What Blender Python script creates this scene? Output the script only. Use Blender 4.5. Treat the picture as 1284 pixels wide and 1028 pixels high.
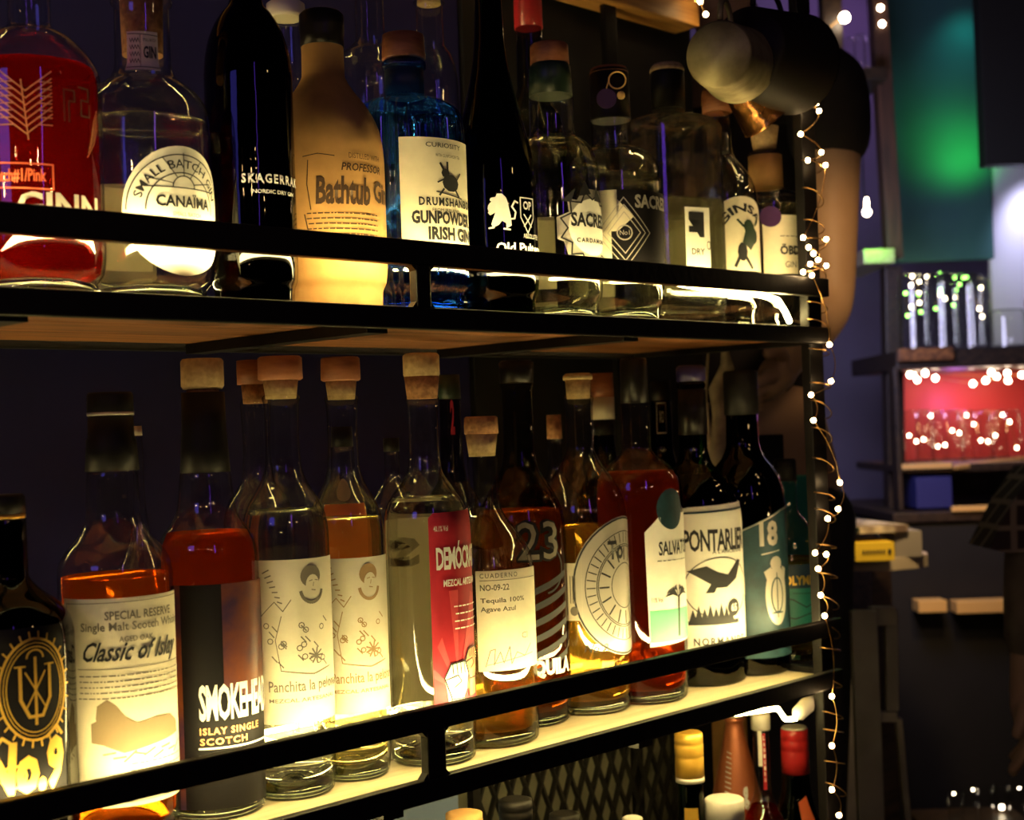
import bpy, bmesh, math, random
import numpy as np
from mathutils import Vector, Matrix

for o in list(bpy.data.objects): bpy.data.objects.remove(o)
random.seed(7)
SC = bpy.context.scene
COL = SC.collection
PI = math.pi

# ------------------------------------------------------------------ camera
F, CX, CY = 1750., 642., 514.
def nz(v): return v/np.linalg.norm(v)
_dX = nz(np.array([2400-CX, 478-CY, F])); _up = np.array([-.035, -1., 0.])
_up[2] = -(_up@_dX)/_dX[2]; _dZ = nz(_up); _dY = np.cross(_dZ, _dX)
RM = np.stack([_dX, _dY, _dZ], 1)            # world -> camera (x right, y down, z forward)
EYE = 1.5
def ray(px, py): return RM.T@np.array([(px-CX)/F, (py-CY)/F, 1.])
def onY(px, py, Y):
    r = ray(px, py); p = r*Y/r[1]; return np.array([p[0], p[1], p[2]+EYE])
def onZ(px, py, Z):
    r = ray(px, py); p = r*(Z-EYE)/r[2]; return np.array([p[0], p[1], p[2]+EYE])
def depth(p): return float((RM@np.array([p[0], p[1], p[2]-EYE]))[2])
def zrow(X, Y, py):
    a = F*RM[1]-(py-CY)*RM[2]
    return EYE-(a[0]*X+a[1]*Y)/a[2]
cd = bpy.data.cameras.new('camera'); cam = bpy.data.objects.new('camera', cd); COL.objects.link(cam)
r_ = RM.T@np.array([1., 0, 0]); u_ = RM.T@np.array([0, -1., 0]); b_ = -RM.T@np.array([0, 0, 1.])
mw = Matrix.Identity(4)
for i in range(3): mw[i][0] = r_[i]; mw[i][1] = u_[i]; mw[i][2] = b_[i]
mw[2][3] = EYE; cam.matrix_world = mw
cd.sensor_width = 36; cd.lens = F/1284*36; cd.clip_start = .02
cd.dof.use_dof = True; cd.dof.focus_distance = 1.25; cd.dof.aperture_fstop = 7.0
SC.camera = cam

# ------------------------------------------------------------------ world, exposure, room lights
W = bpy.data.worlds.new('world'); SC.world = W; W.use_nodes = True
W.node_tree.nodes['Background'].inputs[0].default_value = (.5, .42, .6, 1)
W.node_tree.nodes['Background'].inputs[1].default_value = .004
vs = SC.view_settings; vs.view_transform = 'Standard'; vs.look = 'None'; vs.exposure = 0; vs.gamma = 1
vs.use_curve_mapping = False
SC.cycles.use_denoising = True
SC.cycles.max_bounces = 14; SC.cycles.transparent_max_bounces = 40; SC.cycles.transmission_bounces = 12
SC.cycles.glossy_bounces = 5; SC.cycles.diffuse_bounces = 3
SC.cycles.sample_clamp_indirect = 4.0; SC.cycles.caustics_reflective = True; SC.cycles.caustics_refractive = True

def light(name, kind, loc, power, color, size=.05, target=None, sizey=None, spot=None, blend=.6):
    d = bpy.data.lights.new(name, kind); d.energy = power; d.color = color
    if kind == 'AREA':
        d.size = size
        if sizey: d.shape = 'RECTANGLE'; d.size_y = sizey
    else: d.shadow_soft_size = size
    if kind == 'SPOT': d.spot_size = math.radians(spot or 40); d.spot_blend = blend
    o = bpy.data.objects.new(name, d); COL.objects.link(o); o.location = loc
    if target is not None:
        o.rotation_euler = (Vector(target)-Vector(loc)).to_track_quat('-Z', 'Y').to_euler()
    return o
FW = nz(np.array([-b_[0], -b_[1], 0])); RT = np.array([FW[1], -FW[0], 0])
def cpt(r, f, z): return tuple(RT*r+FW*f+np.array([0, 0, z]))
# lamps of the room behind the photographer
light('violet_wall_lamp', 'AREA', cpt(.9, -.9, 2.3), .9, (.24, .08, 1.), .06, cpt(0, 1.4, 1.4), sizey=.9)
light('blue_wash_lamp', 'AREA', cpt(-1.1, -.5, 2.1), 1.6, (.16, .13, 1.), .5, cpt(-.3, 1.6, 1.4))
for i, (a, b, c, e) in enumerate([(-1.6, -1.2, 2.1, 2.0), (-.8, -2.0, 2.3, 2.4), (.3, -1.5, 2.2, 2.), (1.2, -2.2, 2.4, 2.6), (1.9, -1.2, 2.2, 2.),
                             (-.3, -2.8, 1.9, 2.), (1.6, .2, 2.4, 1.2), (-1.8, .4, 2.2, 1.4)]):
    light('warm_pendant_lamp', 'POINT', cpt(a, b, c), e*1.3, (1, .62, .26), .025)

# ------------------------------------------------------------------ materials
def new_mat(name):
    m = bpy.data.materials.new(name); m.use_nodes = True; m.node_tree.nodes.clear()
    return m, m.node_tree
def NN(t, k, **kw):
    n = t.nodes.new(k)
    for a, v in kw.items(): setattr(n, a, v)
    return n
def out(t, s):
    o = NN(t, 'ShaderNodeOutputMaterial'); t.links.new(s, o.inputs['Surface'])
def rgb(c): return (c[0], c[1], c[2], 1)
def pbr(name, c, rough=.5, metal=0, spec=.5, noise=0, nscale=40, c2=None, bump=0, stretch=(1, 1, 1), coat=0, sub=0):
    m, t = new_mat(name); b = NN(t, 'ShaderNodeBsdfPrincipled')
    b.inputs['Base Color'].default_value = rgb(c); b.inputs['Roughness'].default_value = rough
    b.inputs['Metallic'].default_value = metal; b.inputs['Specular IOR Level'].default_value = spec
    b.inputs['Coat Weight'].default_value = coat
    if noise or bump or c2:
        tc = NN(t, 'ShaderNodeTexCoord'); mp = NN(t, 'ShaderNodeMapping'); mp.inputs['Scale'].default_value = stretch
        n = NN(t, 'ShaderNodeTexNoise'); n.inputs['Scale'].default_value = nscale; n.inputs['Detail'].default_value = 5
        t.links.new(tc.outputs['Object'], mp.inputs[0]); t.links.new(mp.outputs[0], n.inputs['Vector'])
        r = NN(t, 'ShaderNodeValToRGB'); c2 = c2 or tuple(x*(1-noise) for x in c)
        r.color_ramp.elements[0].color = rgb(c2); r.color_ramp.elements[1].color = rgb(c)
        r.color_ramp.elements[0].position = .35; r.color_ramp.elements[1].position = .65
        t.links.new(n.outputs['Fac'], r.inputs[0]); t.links.new(r.outputs[0], b.inputs['Base Color'])
        if bump:
            bp = NN(t, 'ShaderNodeBump'); bp.inputs['Strength'].default_value = bump; bp.inputs['Distance'].default_value = .002
            t.links.new(n.outputs['Fac'], bp.inputs['Height']); t.links.new(bp.outputs[0], b.inputs['Normal'])
    out(t, b.outputs[0]); return m
def emit(name, c, s):
    m, t = new_mat(name); e = NN(t, 'ShaderNodeEmission'); e.inputs[0].default_value = rgb(c); e.inputs[1].default_value = s
    out(t, e.outputs[0]); return m
def thin(name, tint, edge, ior=1.5, rough=.02, wob=.15):
    """wall of a hollow vessel: tinted see-through with a fresnel sheen"""
    m, t = new_mat(name)
    lw = NN(t, 'ShaderNodeLayerWeight'); lw.inputs[0].default_value = .35
    pw = NN(t, 'ShaderNodeMath', operation='POWER'); pw.inputs[1].default_value = 2.2; t.links.new(lw.outputs['Facing'], pw.inputs[0])
    mx = NN(t, 'ShaderNodeMix', data_type='RGBA'); mx.inputs[6].default_value = rgb(tint); mx.inputs[7].default_value = rgb(edge)
    t.links.new(pw.outputs[0], mx.inputs[0])
    tr = NN(t, 'ShaderNodeBsdfTransparent'); t.links.new(mx.outputs[2], tr.inputs[0])
    gl = NN(t, 'ShaderNodeBsdfGlossy'); gl.inputs['Roughness'].default_value = rough
    tc = NN(t, 'ShaderNodeTexCoord'); n = NN(t, 'ShaderNodeTexNoise'); n.inputs['Scale'].default_value = 28; n.inputs['Detail'].default_value = 2
    t.links.new(tc.outputs['Object'], n.inputs['Vector'])
    bp = NN(t, 'ShaderNodeBump'); bp.inputs['Strength'].default_value = wob; bp.inputs['Distance'].default_value = .004
    t.links.new(n.outputs['Fac'], bp.inputs['Height']); t.links.new(bp.outputs[0], gl.inputs['Normal'])
    f0 = ((ior-1)/(ior+1))**2
    lf = NN(t, 'ShaderNodeLayerWeight'); lf.inputs[0].default_value = .5; t.links.new(bp.outputs[0], lf.inputs['Normal'])
    p5 = NN(t, 'ShaderNodeMath', operation='POWER'); p5.inputs[1].default_value = 5; t.links.new(lf.outputs['Facing'], p5.inputs[0])
    fr = NN(t, 'ShaderNodeMath', operation='MULTIPLY_ADD'); fr.inputs[1].default_value = 1-f0; fr.inputs[2].default_value = f0; t.links.new(p5.outputs[0], fr.inputs[0])
    ms = NN(t, 'ShaderNodeMixShader'); t.links.new(fr.outputs[0], ms.inputs[0]); t.links.new(tr.outputs[0], ms.inputs[1]); t.links.new(gl.outputs[0], ms.inputs[2])
    out(t, ms.outputs[0]); return m
def liquid(name, c, haze=.12, see=.25, ior=1.34, glow=None):
    m, t = new_mat(name)
    g = NN(t, 'ShaderNodeBsdfGlass'); g.inputs['Color'].default_value = rgb(c); g.inputs['IOR'].default_value = ior; g.inputs['Roughness'].default_value = .0
    tr = NN(t, 'ShaderNodeBsdfTransparent'); tr.inputs[0].default_value = rgb(c)
    tl = NN(t, 'ShaderNodeBsdfTranslucent'); tl.inputs[0].default_value = rgb(glow or c)
    a = NN(t, 'ShaderNodeMixShader'); a.inputs[0].default_value = see; t.links.new(g.outputs[0], a.inputs[1]); t.links.new(tr.outputs[0], a.inputs[2])
    b = NN(t, 'ShaderNodeMixShader'); b.inputs[0].default_value = haze; t.links.new(a.outputs[0], b.inputs[1]); t.links.new(tl.outputs[0], b.inputs[2])
    out(t, b.outputs[0]); return m
def lit_paper():
    m, t = new_mat('translucent_label_paper'); d = NN(t, 'ShaderNodeBsdfDiffuse'); d.inputs[0].default_value = (.8, .76, .62, 1)
    r = NN(t, 'ShaderNodeBsdfTranslucent'); r.inputs[0].default_value = (.85, .78, .58, 1); a = NN(t, 'ShaderNodeMixShader'); a.inputs[0].default_value = .5
    t.links.new(d.outputs[0], a.inputs[1]); t.links.new(r.outputs[0], a.inputs[2]); out(t, a.outputs[0]); return m
def real(name, c, see=.25, ior=1.5):
    m, t = new_mat(name); g = NN(t, 'ShaderNodeBsdfGlass'); g.inputs['Color'].default_value = rgb(c); g.inputs['IOR'].default_value = ior; g.inputs['Roughness'].default_value = 0
    tr = NN(t, 'ShaderNodeBsdfTransparent'); tr.inputs[0].default_value = rgb(c)
    a = NN(t, 'ShaderNodeMixShader'); a.inputs[0].default_value = see; t.links.new(g.outputs[0], a.inputs[1]); t.links.new(tr.outputs[0], a.inputs[2])
    out(t, a.outputs[0]); return m
def solid_glass(name, c=(.95, 1, .93), ior=1.5):
    m, t = new_mat(name); g = NN(t, 'ShaderNodeBsdfGlass'); g.inputs['Color'].default_value = rgb(c); g.inputs['IOR'].default_value = ior
    g.inputs['Roughness'].default_value = .01
    out(t, g.outputs[0]); return m
def wood(name, c, c2, rough=.5, scale=9, stretch=(1, 12, 12)):
    return pbr(name, c, rough, c2=c2, nscale=scale, bump=.25, stretch=stretch)

LED = (1., .78, .30)
M = dict(
    led=emit('warm_led', LED, 90), led_rear_fill=emit('warm_led_rear_fill', LED, 80), bulb=emit('fairy_bulb', (1, .66, .3), 60), bulb_far=emit('far_bulb', (1, .8, .55), 30),
    steel=pbr('black_painted_steel', (.008, .007, .007), .45, spec=.2, noise=.3, nscale=90, bump=.15),
    clear=thin('clear_glass', (.98, .985, .96), (.30, .31, .22), ior=1.9, rough=.006, wob=.10), back_paper=lit_paper(), clear_thin=thin('clear_thin_glass', (.97, .98, .95), (.45, .46, .38), ior=1.8, rough=.008), thick_clear=real('thick_clear_glass', (.97, .98, .94), .35), aqua=thin('blue_glass', (.16, .42, .95), (.02, .08, .4), ior=1.8, rough=.01),
    green=thin('dark_green_glass', (.03, .09, .02), (.004, .012, .004)), olive=thin('bottle_green_glass', (.10, .26, .05), (.01, .03, .01)),
    brown=thin('dark_brown_glass', (.05, .025, .015), (.006, .004, .004)), black=thin('black_glass', (.006, .006, .007), (.001, .001, .002)),
    tinted=thin('smoky_glass', (.5, .5, .45), (.12, .12, .1)),
    base=solid_glass('thick_base_glass'), base_blue=solid_glass('thick_blue_glass', (.35, .6, .95)), base_dark=solid_glass('thick_green_glass', (.05, .12, .03)),
    water=liquid('clear_spirit', (.98, .98, .92), .0, .5), pink=liquid('pink_spirit', (.72, .06, .035), .14, .5, glow=(.9, .10, .04)),
    amber=liquid('amber_spirit', (.85, .36, .07),   .20, .45, glow=(1, .42, .06)), dark_amber=liquid('dark_amber_spirit', (.62, .17, .04), .22, .45, glow=(.8, .2, .03)),
    gold=liquid('golden_spirit', (.97, .72, .28), .12, .5, glow=(1, .7, .2)), straw=liquid('straw_spirit', (.97, .88, .55), .05, .5),
    paper=pbr('cream_paper', (.72, .66, .50), .75, noise=.08, nscale=60), white_paper=pbr('white_paper', (.80, .78, .70), .7, noise=.06, nscale=60),
    frost=pbr('frosted_label', (.66, .62, .48), .6, noise=.12, nscale=30), tan=pbr('brown_wrapping_paper', (.50, .27, .09), .8, noise=.25, nscale=35, bump=.4),
    ink=pbr('black_ink', (.012, .012, .014), .6), grey_ink=pbr('grey_ink', (.16, .14, .11), .7), sepia=pbr('sepia_ink', (.22, .16, .09), .8),
    white_ink=pbr('white_ink', (.78, .78, .76), .5), silver=pbr('silver_ink', (.45, .42, .36), .35, metal=.3), gold_ink=pbr('gold_foil', (.75, .45, .08), .35, metal=.5),
    copper_ink=pbr('copper_foil', (.62, .28, .12), .4, metal=.4), brown_ink=pbr('brown_ink', (.05, .022, .008), .7),
    red_label=pbr('red_label', (.42, .015, .03), .5, noise=.1, nscale=30), orange=pbr('orange_print', (.70, .14, .05), .55),
    teal=pbr('teal_print', (.02, .20, .17), .5), mint=pbr('mint_print', (.12, .42, .26), .5), navy_print=pbr('navy_print', (.01, .03, .06), .5),
    petrol=pbr('petrol_print', (.015, .055, .07), .5, c2=(.01, .03, .04), nscale=40), black_label=pbr('black_label', (.008, .007, .008), .5, spec=.12),
    cork=pbr('cork', (.42, .20, .08), .8, c2=(.24, .11, .045), nscale=220, bump=.5), pale_cork=pbr('pale_cork', (.55, .40, .20), .8, c2=(.4, .28, .13), nscale=220, bump=.4),
    rcork=pbr('reddish_wood_stopper', (.34, .12, .045), .55, c2=(.24, .08, .03), nscale=60, stretch=(1, 1, 4)),
    wax=pbr('black_wax', (.010, .008, .008), .35, spec=.2, bump=.3, noise=.2, nscale=60), cap=pbr('black_cap', (.010, .009, .009), .45, spec=.15),
    redcap=pbr('red_capsule', (.55, .025, .03), .35, coat=.3), yellowcap=pbr('yellow_capsule', (.72, .42, .06), .3, metal=.35),
    whitecap=pbr('white_cap', (.75, .70, .60), .4), purplecap=pbr('violet_cap', (.03, .02, .12), .35), purple=pbr('purple_seal', (.06, .02, .09), .4),
    darkgreen=pbr('dark_green_seal', (.015, .035, .02), .4), coppery=pbr('copper_coloured_flask', (.45, .14, .06), .35, metal=.4),
    navy=pbr('navy_wall_paint', (.010, .009, .12), .75, noise=.3, nscale=6, bump=.15), soot=pbr('black_board', (.010, .009, .010), .7, noise=.4, nscale=8),
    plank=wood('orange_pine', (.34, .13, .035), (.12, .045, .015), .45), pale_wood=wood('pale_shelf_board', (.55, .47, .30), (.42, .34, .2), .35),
    beam=wood('golden_pine_beam', (.50, .26, .07), (.32, .15, .04), .5), dark_wood=wood('dark_stained_wood', (.05, .028, .015), (.02, .012, .008), .45),
    post_wood=wood('reddish_post_wood', (.12, .05, .03), (.06, .03, .02), .5, stretch=(12, 12, 1)),
    pewter=pbr('dull_pewter', (.34, .29, .17), .55, metal=.7, c2=(.22, .18, .10), nscale=45, bump=.5), dark_metal=pbr('dark_tarnished_metal', (.009, .006, .005), .55, spec=.2),
    copper=pbr('hammered_copper', (.80, .36, .13), .22, metal=1., nscale=90, noise=.15, bump=.6), wire=pbr('copper_wire', (.55, .32, .12), .35, metal=1.),
    skin=pbr('skin', (.42, .28, .17), .55, c2=(.36, .23, .13), nscale=12), shirt=pbr('black_tshirt', (.014, .011, .011), .9, noise=.3, nscale=30, bump=.3),
    hair=pbr('dark_hair', (.015, .010, .008), .6, bump=.6, nscale=120, noise=.4), trousers=pbr('dark_trousers', (.02, .02, .025), .9),
    khaki=pbr('khaki_cloth', (.17, .14, .09), .9, noise=.3, nscale=25, bump=.4),
    wall=pbr('violet_grey_wall', (.17, .15, .24), .8, noise=.2, nscale=4), teal_wall=pbr('dark_teal_wall', (.05, .16, .16), .7, noise=.2, nscale=5),
    white_wall=pbr('white_curtain', (.75, .74, .82), .8), redpanel=pbr('red_panel', (.60, .07, .06), .5), stone=pbr('grey_stone', (.12, .12, .14), .7, noise=.5, nscale=14, bump=.4),
    blue_box=pbr('blue_box', (.02, .025, .16), .5), gold_trim=pbr('brass_trim', (.85, .52, .17), .4), marble=pbr('cream_tabletop', (.55, .47, .33), .35, noise=.2, nscale=8),
    yellow=pbr('yellow_book_cloth', (.70, .50, .03), .5), page=pbr('magazine_page', (.70, .62, .45), .6, c2=(.12, .08, .06), nscale=22), greybook=pbr('grey_book', (.22, .20, .17), .6),
    chair=pbr('grey_painted_wood', (.30, .28, .25), .7, noise=.3, nscale=12), floor=pbr('dark_floor', (.02, .018, .016), .6, noise=.4, nscale=3),
    paleblue=pbr('pale_blue_panel', (.16, .22, .36), .6, noise=.1, nscale=6), mesh_back=pbr('olive_grey_panel', (.20, .19, .13), .6, noise=.35, nscale=7),
    mesh=pbr('dark_expanded_metal', (.03, .028, .024), .4, metal=.6), rope=pbr('pale_rope', (.42, .33, .22), .9, noise=.4, nscale=50),
    teal_box=pbr('teal_card', (.03, .26, .20), .6), speaker=pbr('black_speaker_cabinet', (.012, .011, .011), .6), cable=pbr('white_silicone', (.8, .78, .7), .4),
)
def plaid():
    m, t = new_mat('plaid_cloth'); tc = NN(t, 'ShaderNodeTexCoord'); b = NN(t, 'ShaderNodeBsdfPrincipled'); b.inputs['Roughness'].default_value = .9
    cols = []
    for ax, sc_ in (('X', 9.), ('Z', 8.)):
        w = NN(t, 'ShaderNodeTexWave', bands_direction=ax); w.inputs['Scale'].default_value = sc_; w.inputs['Distortion'].default_value = .6
        r = NN(t, 'ShaderNodeValToRGB'); r.color_ramp.elements[0].position = .86; r.color_ramp.elements[1].position = .93
        t.links.new(tc.outputs['Object'], w.inputs['Vector']); t.links.new(w.outputs['Color'], r.inputs[0]); cols.append(r)
    mx = NN(t, 'ShaderNodeMix', data_type='RGBA', blend_type='ADD'); mx.inputs[0].default_value = 1
    t.links.new(cols[0].outputs[0], mx.inputs[6]); t.links.new(cols[1].outputs[0], mx.inputs[7])
    m2 = NN(t, 'ShaderNodeMix', data_type='RGBA'); m2.inputs[6].default_value = (.03, .018, .018, 1); m2.inputs[7].default_value = (.22, .17, .13, 1)
    t.links.new(mx.outputs[2], m2.inputs[0]); t.links.new(m2.outputs[2], b.inputs['Base Color']); out(t, b.outputs[0]); return m
M['plaid'] = plaid()
def sleeve_tone(): pass

# ------------------------------------------------------------------ object helpers
ORG = {}
def tag(o, label=None, cat=None, group=None, kind=None):
    if label: o['label'] = label
    if cat: o['category'] = cat
    if group: o['group'] = group
    if kind: o['kind'] = kind
    return o
def thing(name, label, cat, loc, group=None):
    o = bpy.data.objects.new(name, None); COL.objects.link(o); o.location = tuple(loc); o.empty_display_size = .02
    ORG[o.name] = np.array(loc, float); return tag(o, label, cat, group)
class MB:
    """collects world-space geometry; build() links it as ONE mesh object"""
    def __init__(s): s.v = []; s.f = []; s.sm = []
    def add(s, vs, fs, smooth=False):
        k = len(s.v); s.v += [tuple(map(float, v)) for v in vs]; s.f += [tuple(i+k for i in f) for f in fs]; s.sm += [smooth]*len(fs); return s
    def obox(s, c, ax, bx, cx, bev=0):
        c, ax, bx, cx = map(np.array, (c, ax, bx, cx))
        if bev:
            L = [np.linalg.norm(v) for v in (ax, bx, cx)]; n = [v/l for v, l in zip((ax, bx, cx), L)]; b = min(bev, .9*min(L))
            bm = bmesh.new(); bmesh.ops.create_cube(bm, size=2)
            for v in bm.verts: v.co = Vector([v.co[i]*L[i] for i in range(3)])
            bmesh.ops.bevel(bm, geom=bm.edges[:], offset=b, segments=2, affect='EDGES', profile=.6)
            vs = [c+n[0]*v.co[0]+n[1]*v.co[1]+n[2]*v.co[2] for v in bm.verts]; bm.verts.index_update()
            fs = [[v.index for v in f.verts] for f in bm.faces]; bm.free()
            if np.dot(np.cross(n[0], n[1]), n[2]) < 0: fs = [f[::-1] for f in fs]
            return s.add(vs, fs, False)
        vs = [c+i*ax+j*bx+k*cx for i in (-1, 1) for j in (-1, 1) for k in (-1, 1)]
        fs = [(0, 1, 3, 2), (4, 6, 7, 5), (0, 4, 5, 1), (2, 3, 7, 6), (0, 2, 6, 4), (1, 5, 7, 3)]
        if np.dot(np.cross(ax, bx), cx) < 0: fs = [f[::-1] for f in fs]
        return s.add(vs, fs)
    def box(s, x0, x1, y0, y1, z0, z1, bev=0):
        return s.obox(((x0+x1)/2, (y0+y1)/2, (z0+z1)/2), (abs(x1-x0)/2, 0, 0), (0, abs(y1-y0)/2, 0), (0, 0, abs(z1-z0)/2), bev)
    def lathe(s, o, prof, seg=40, axis=None, fn=None, cap=True):
        """prof: [(r, h)] from one end to the other; h along axis (default +z)"""
        o = np.array(o, float); ax = nz(np.array(axis, float)) if axis is not None else np.array([0, 0, 1.])
        if axis is None: e1, e2 = np.array([1., 0, 0]), np.array([0, 1., 0])
        else:
            t = np.array([0, 0, 1.]) if abs(ax[2]) < .9 else np.array([1., 0, 0]); e1 = nz(np.cross(t, ax)); e2 = np.cross(ax, e1)
        vs = []
        for r, h in prof:
            for k in range(seg):
                t = 2*PI*k/seg; q = r*(fn(t, h) if fn else 1)
                vs.append(o+ax*h+e1*q*math.cos(t)+e2*q*math.sin(t))
        fs = []
        up = prof[-1][1] >= prof[0][1]
        for i in range(len(prof)-1):
            for k in range(seg):
                a, b = i*seg+k, i*seg+(k+1) % seg; f = (a, b, b+seg, a+seg); fs.append(f if up else f[::-1])
        s.add(vs, fs, True)
        if cap:
            k0 = len(s.v)-len(vs)
            for base, flip in ((0, up), ((len(prof)-1)*seg, not up)):
                f = tuple(k0+base+k for k in range(seg)); s.f.append(f[::-1] if flip else f); s.sm.append(False)
        return s
    def tube(s, pts, r, seg=8):
        pts = [np.array(p, float) for p in pts]; n = len(pts); rs = r if hasattr(r, '__len__') else [r]*n; vs = []; up = None
        for i, p in enumerate(pts):
            d = nz(pts[min(i+1, n-1)]-pts[max(i-1, 0)])
            if up is None: up = np.array([0, 0, 1.]) if abs(d[2]) < .9 else np.array([1., 0, 0])
            e1 = nz(np.cross(up, d)); e2 = np.cross(d, e1); up = e2 if abs(e2@d) < .5 else up
            for k in range(seg):
                t = 2*PI*k/seg; vs.append(p+rs[i]*(e1*math.cos(t)+e2*math.sin(t)))
        fs = [(i*seg+k, i*seg+(k+1) % seg, (i+1)*seg+(k+1) % seg, (i+1)*seg+k) for i in range(n-1) for k in range(seg)]
        fs += [tuple(range(seg))[::-1], tuple((n-1)*seg+k for k in range(seg))]
        return s.add(vs, fs, True)
    def sphere(s, c, r, seg=12, sc=(1, 1, 1)):
        c = np.array(c, float); n = seg//2; vs = [c+np.array([0, 0, -r*sc[2]])]
        for i in range(1, n):
            a = -PI/2+PI*i/n
            for k in range(seg): vs.append(c+r*np.array([sc[0]*math.cos(a)*math.cos(2*PI*k/seg), sc[1]*math.cos(a)*math.sin(2*PI*k/seg), sc[2]*math.sin(a)]))
        vs.append(c+np.array([0, 0, r*sc[2]])); fs = []
        for k in range(seg):
            fs.append((0, 1+(k+1) % seg, 1+k)); L = 1+(n-2)*seg; fs.append((L+k, L+(k+1) % seg, len(vs)-1))
            for i in range(n-2): a = 1+i*seg; fs.append((a+k, a+(k+1) % seg, a+seg+(k+1) % seg, a+seg+k))
        return s.add(vs, fs, True)
    def build(s, name, mat, parent=None, loc=None):
        if parent is not None: org = ORG[parent.name]
        elif loc is not None: org = np.array(loc, float)
        else:
            a = np.array(s.v); org = np.array([(a[:, 0].min()+a[:, 0].max())/2, (a[:, 1].min()+a[:, 1].max())/2, a[:, 2].min()])
        me = bpy.data.meshes.new(name); me.from_pydata([tuple(np.array(v)-org) for v in s.v], [], s.f)
        me.polygons.foreach_set('use_smooth', s.sm); me.update()
        if mat is not None: me.materials.append(M[mat] if isinstance(mat, str) else mat)
        o = bpy.data.objects.new(name, me); COL.objects.link(o)
        if parent is not None: o.parent = parent
        else: o.location = tuple(org)
        ORG[o.name] = org; return o
def mono(pts, n=4):
    """monotone cubic through (h, r) points"""
    pts = sorted(pts); x = [p[0] for p in pts]; y = [p[1] for p in pts]; N = len(x)
    d = [(y[i+1]-y[i])/max(1e-9, x[i+1]-x[i]) for i in range(N-1)]
    m = [d[0]]+[0 if d[i-1]*d[i] <= 0 else 2*d[i-1]*d[i]/(d[i-1]+d[i]) for i in range(1, N-1)]+[d[-1]]
    res = []
    for i in range(N-1):
        h = x[i+1]-x[i]; k = 1 if abs(y[i+1]-y[i]) < 1e-7 else n
        for j in range(k):
            t = j/k; res.append((x[i]+t*h, (2*t**3-3*t**2+1)*y[i]+(t**3-2*t**2+t)*h*m[i]+(-2*t**3+3*t**2)*y[i+1]+(t**3-t**2)*h*m[i+1]))
    res.append((x[-1], y[-1])); return res

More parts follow.
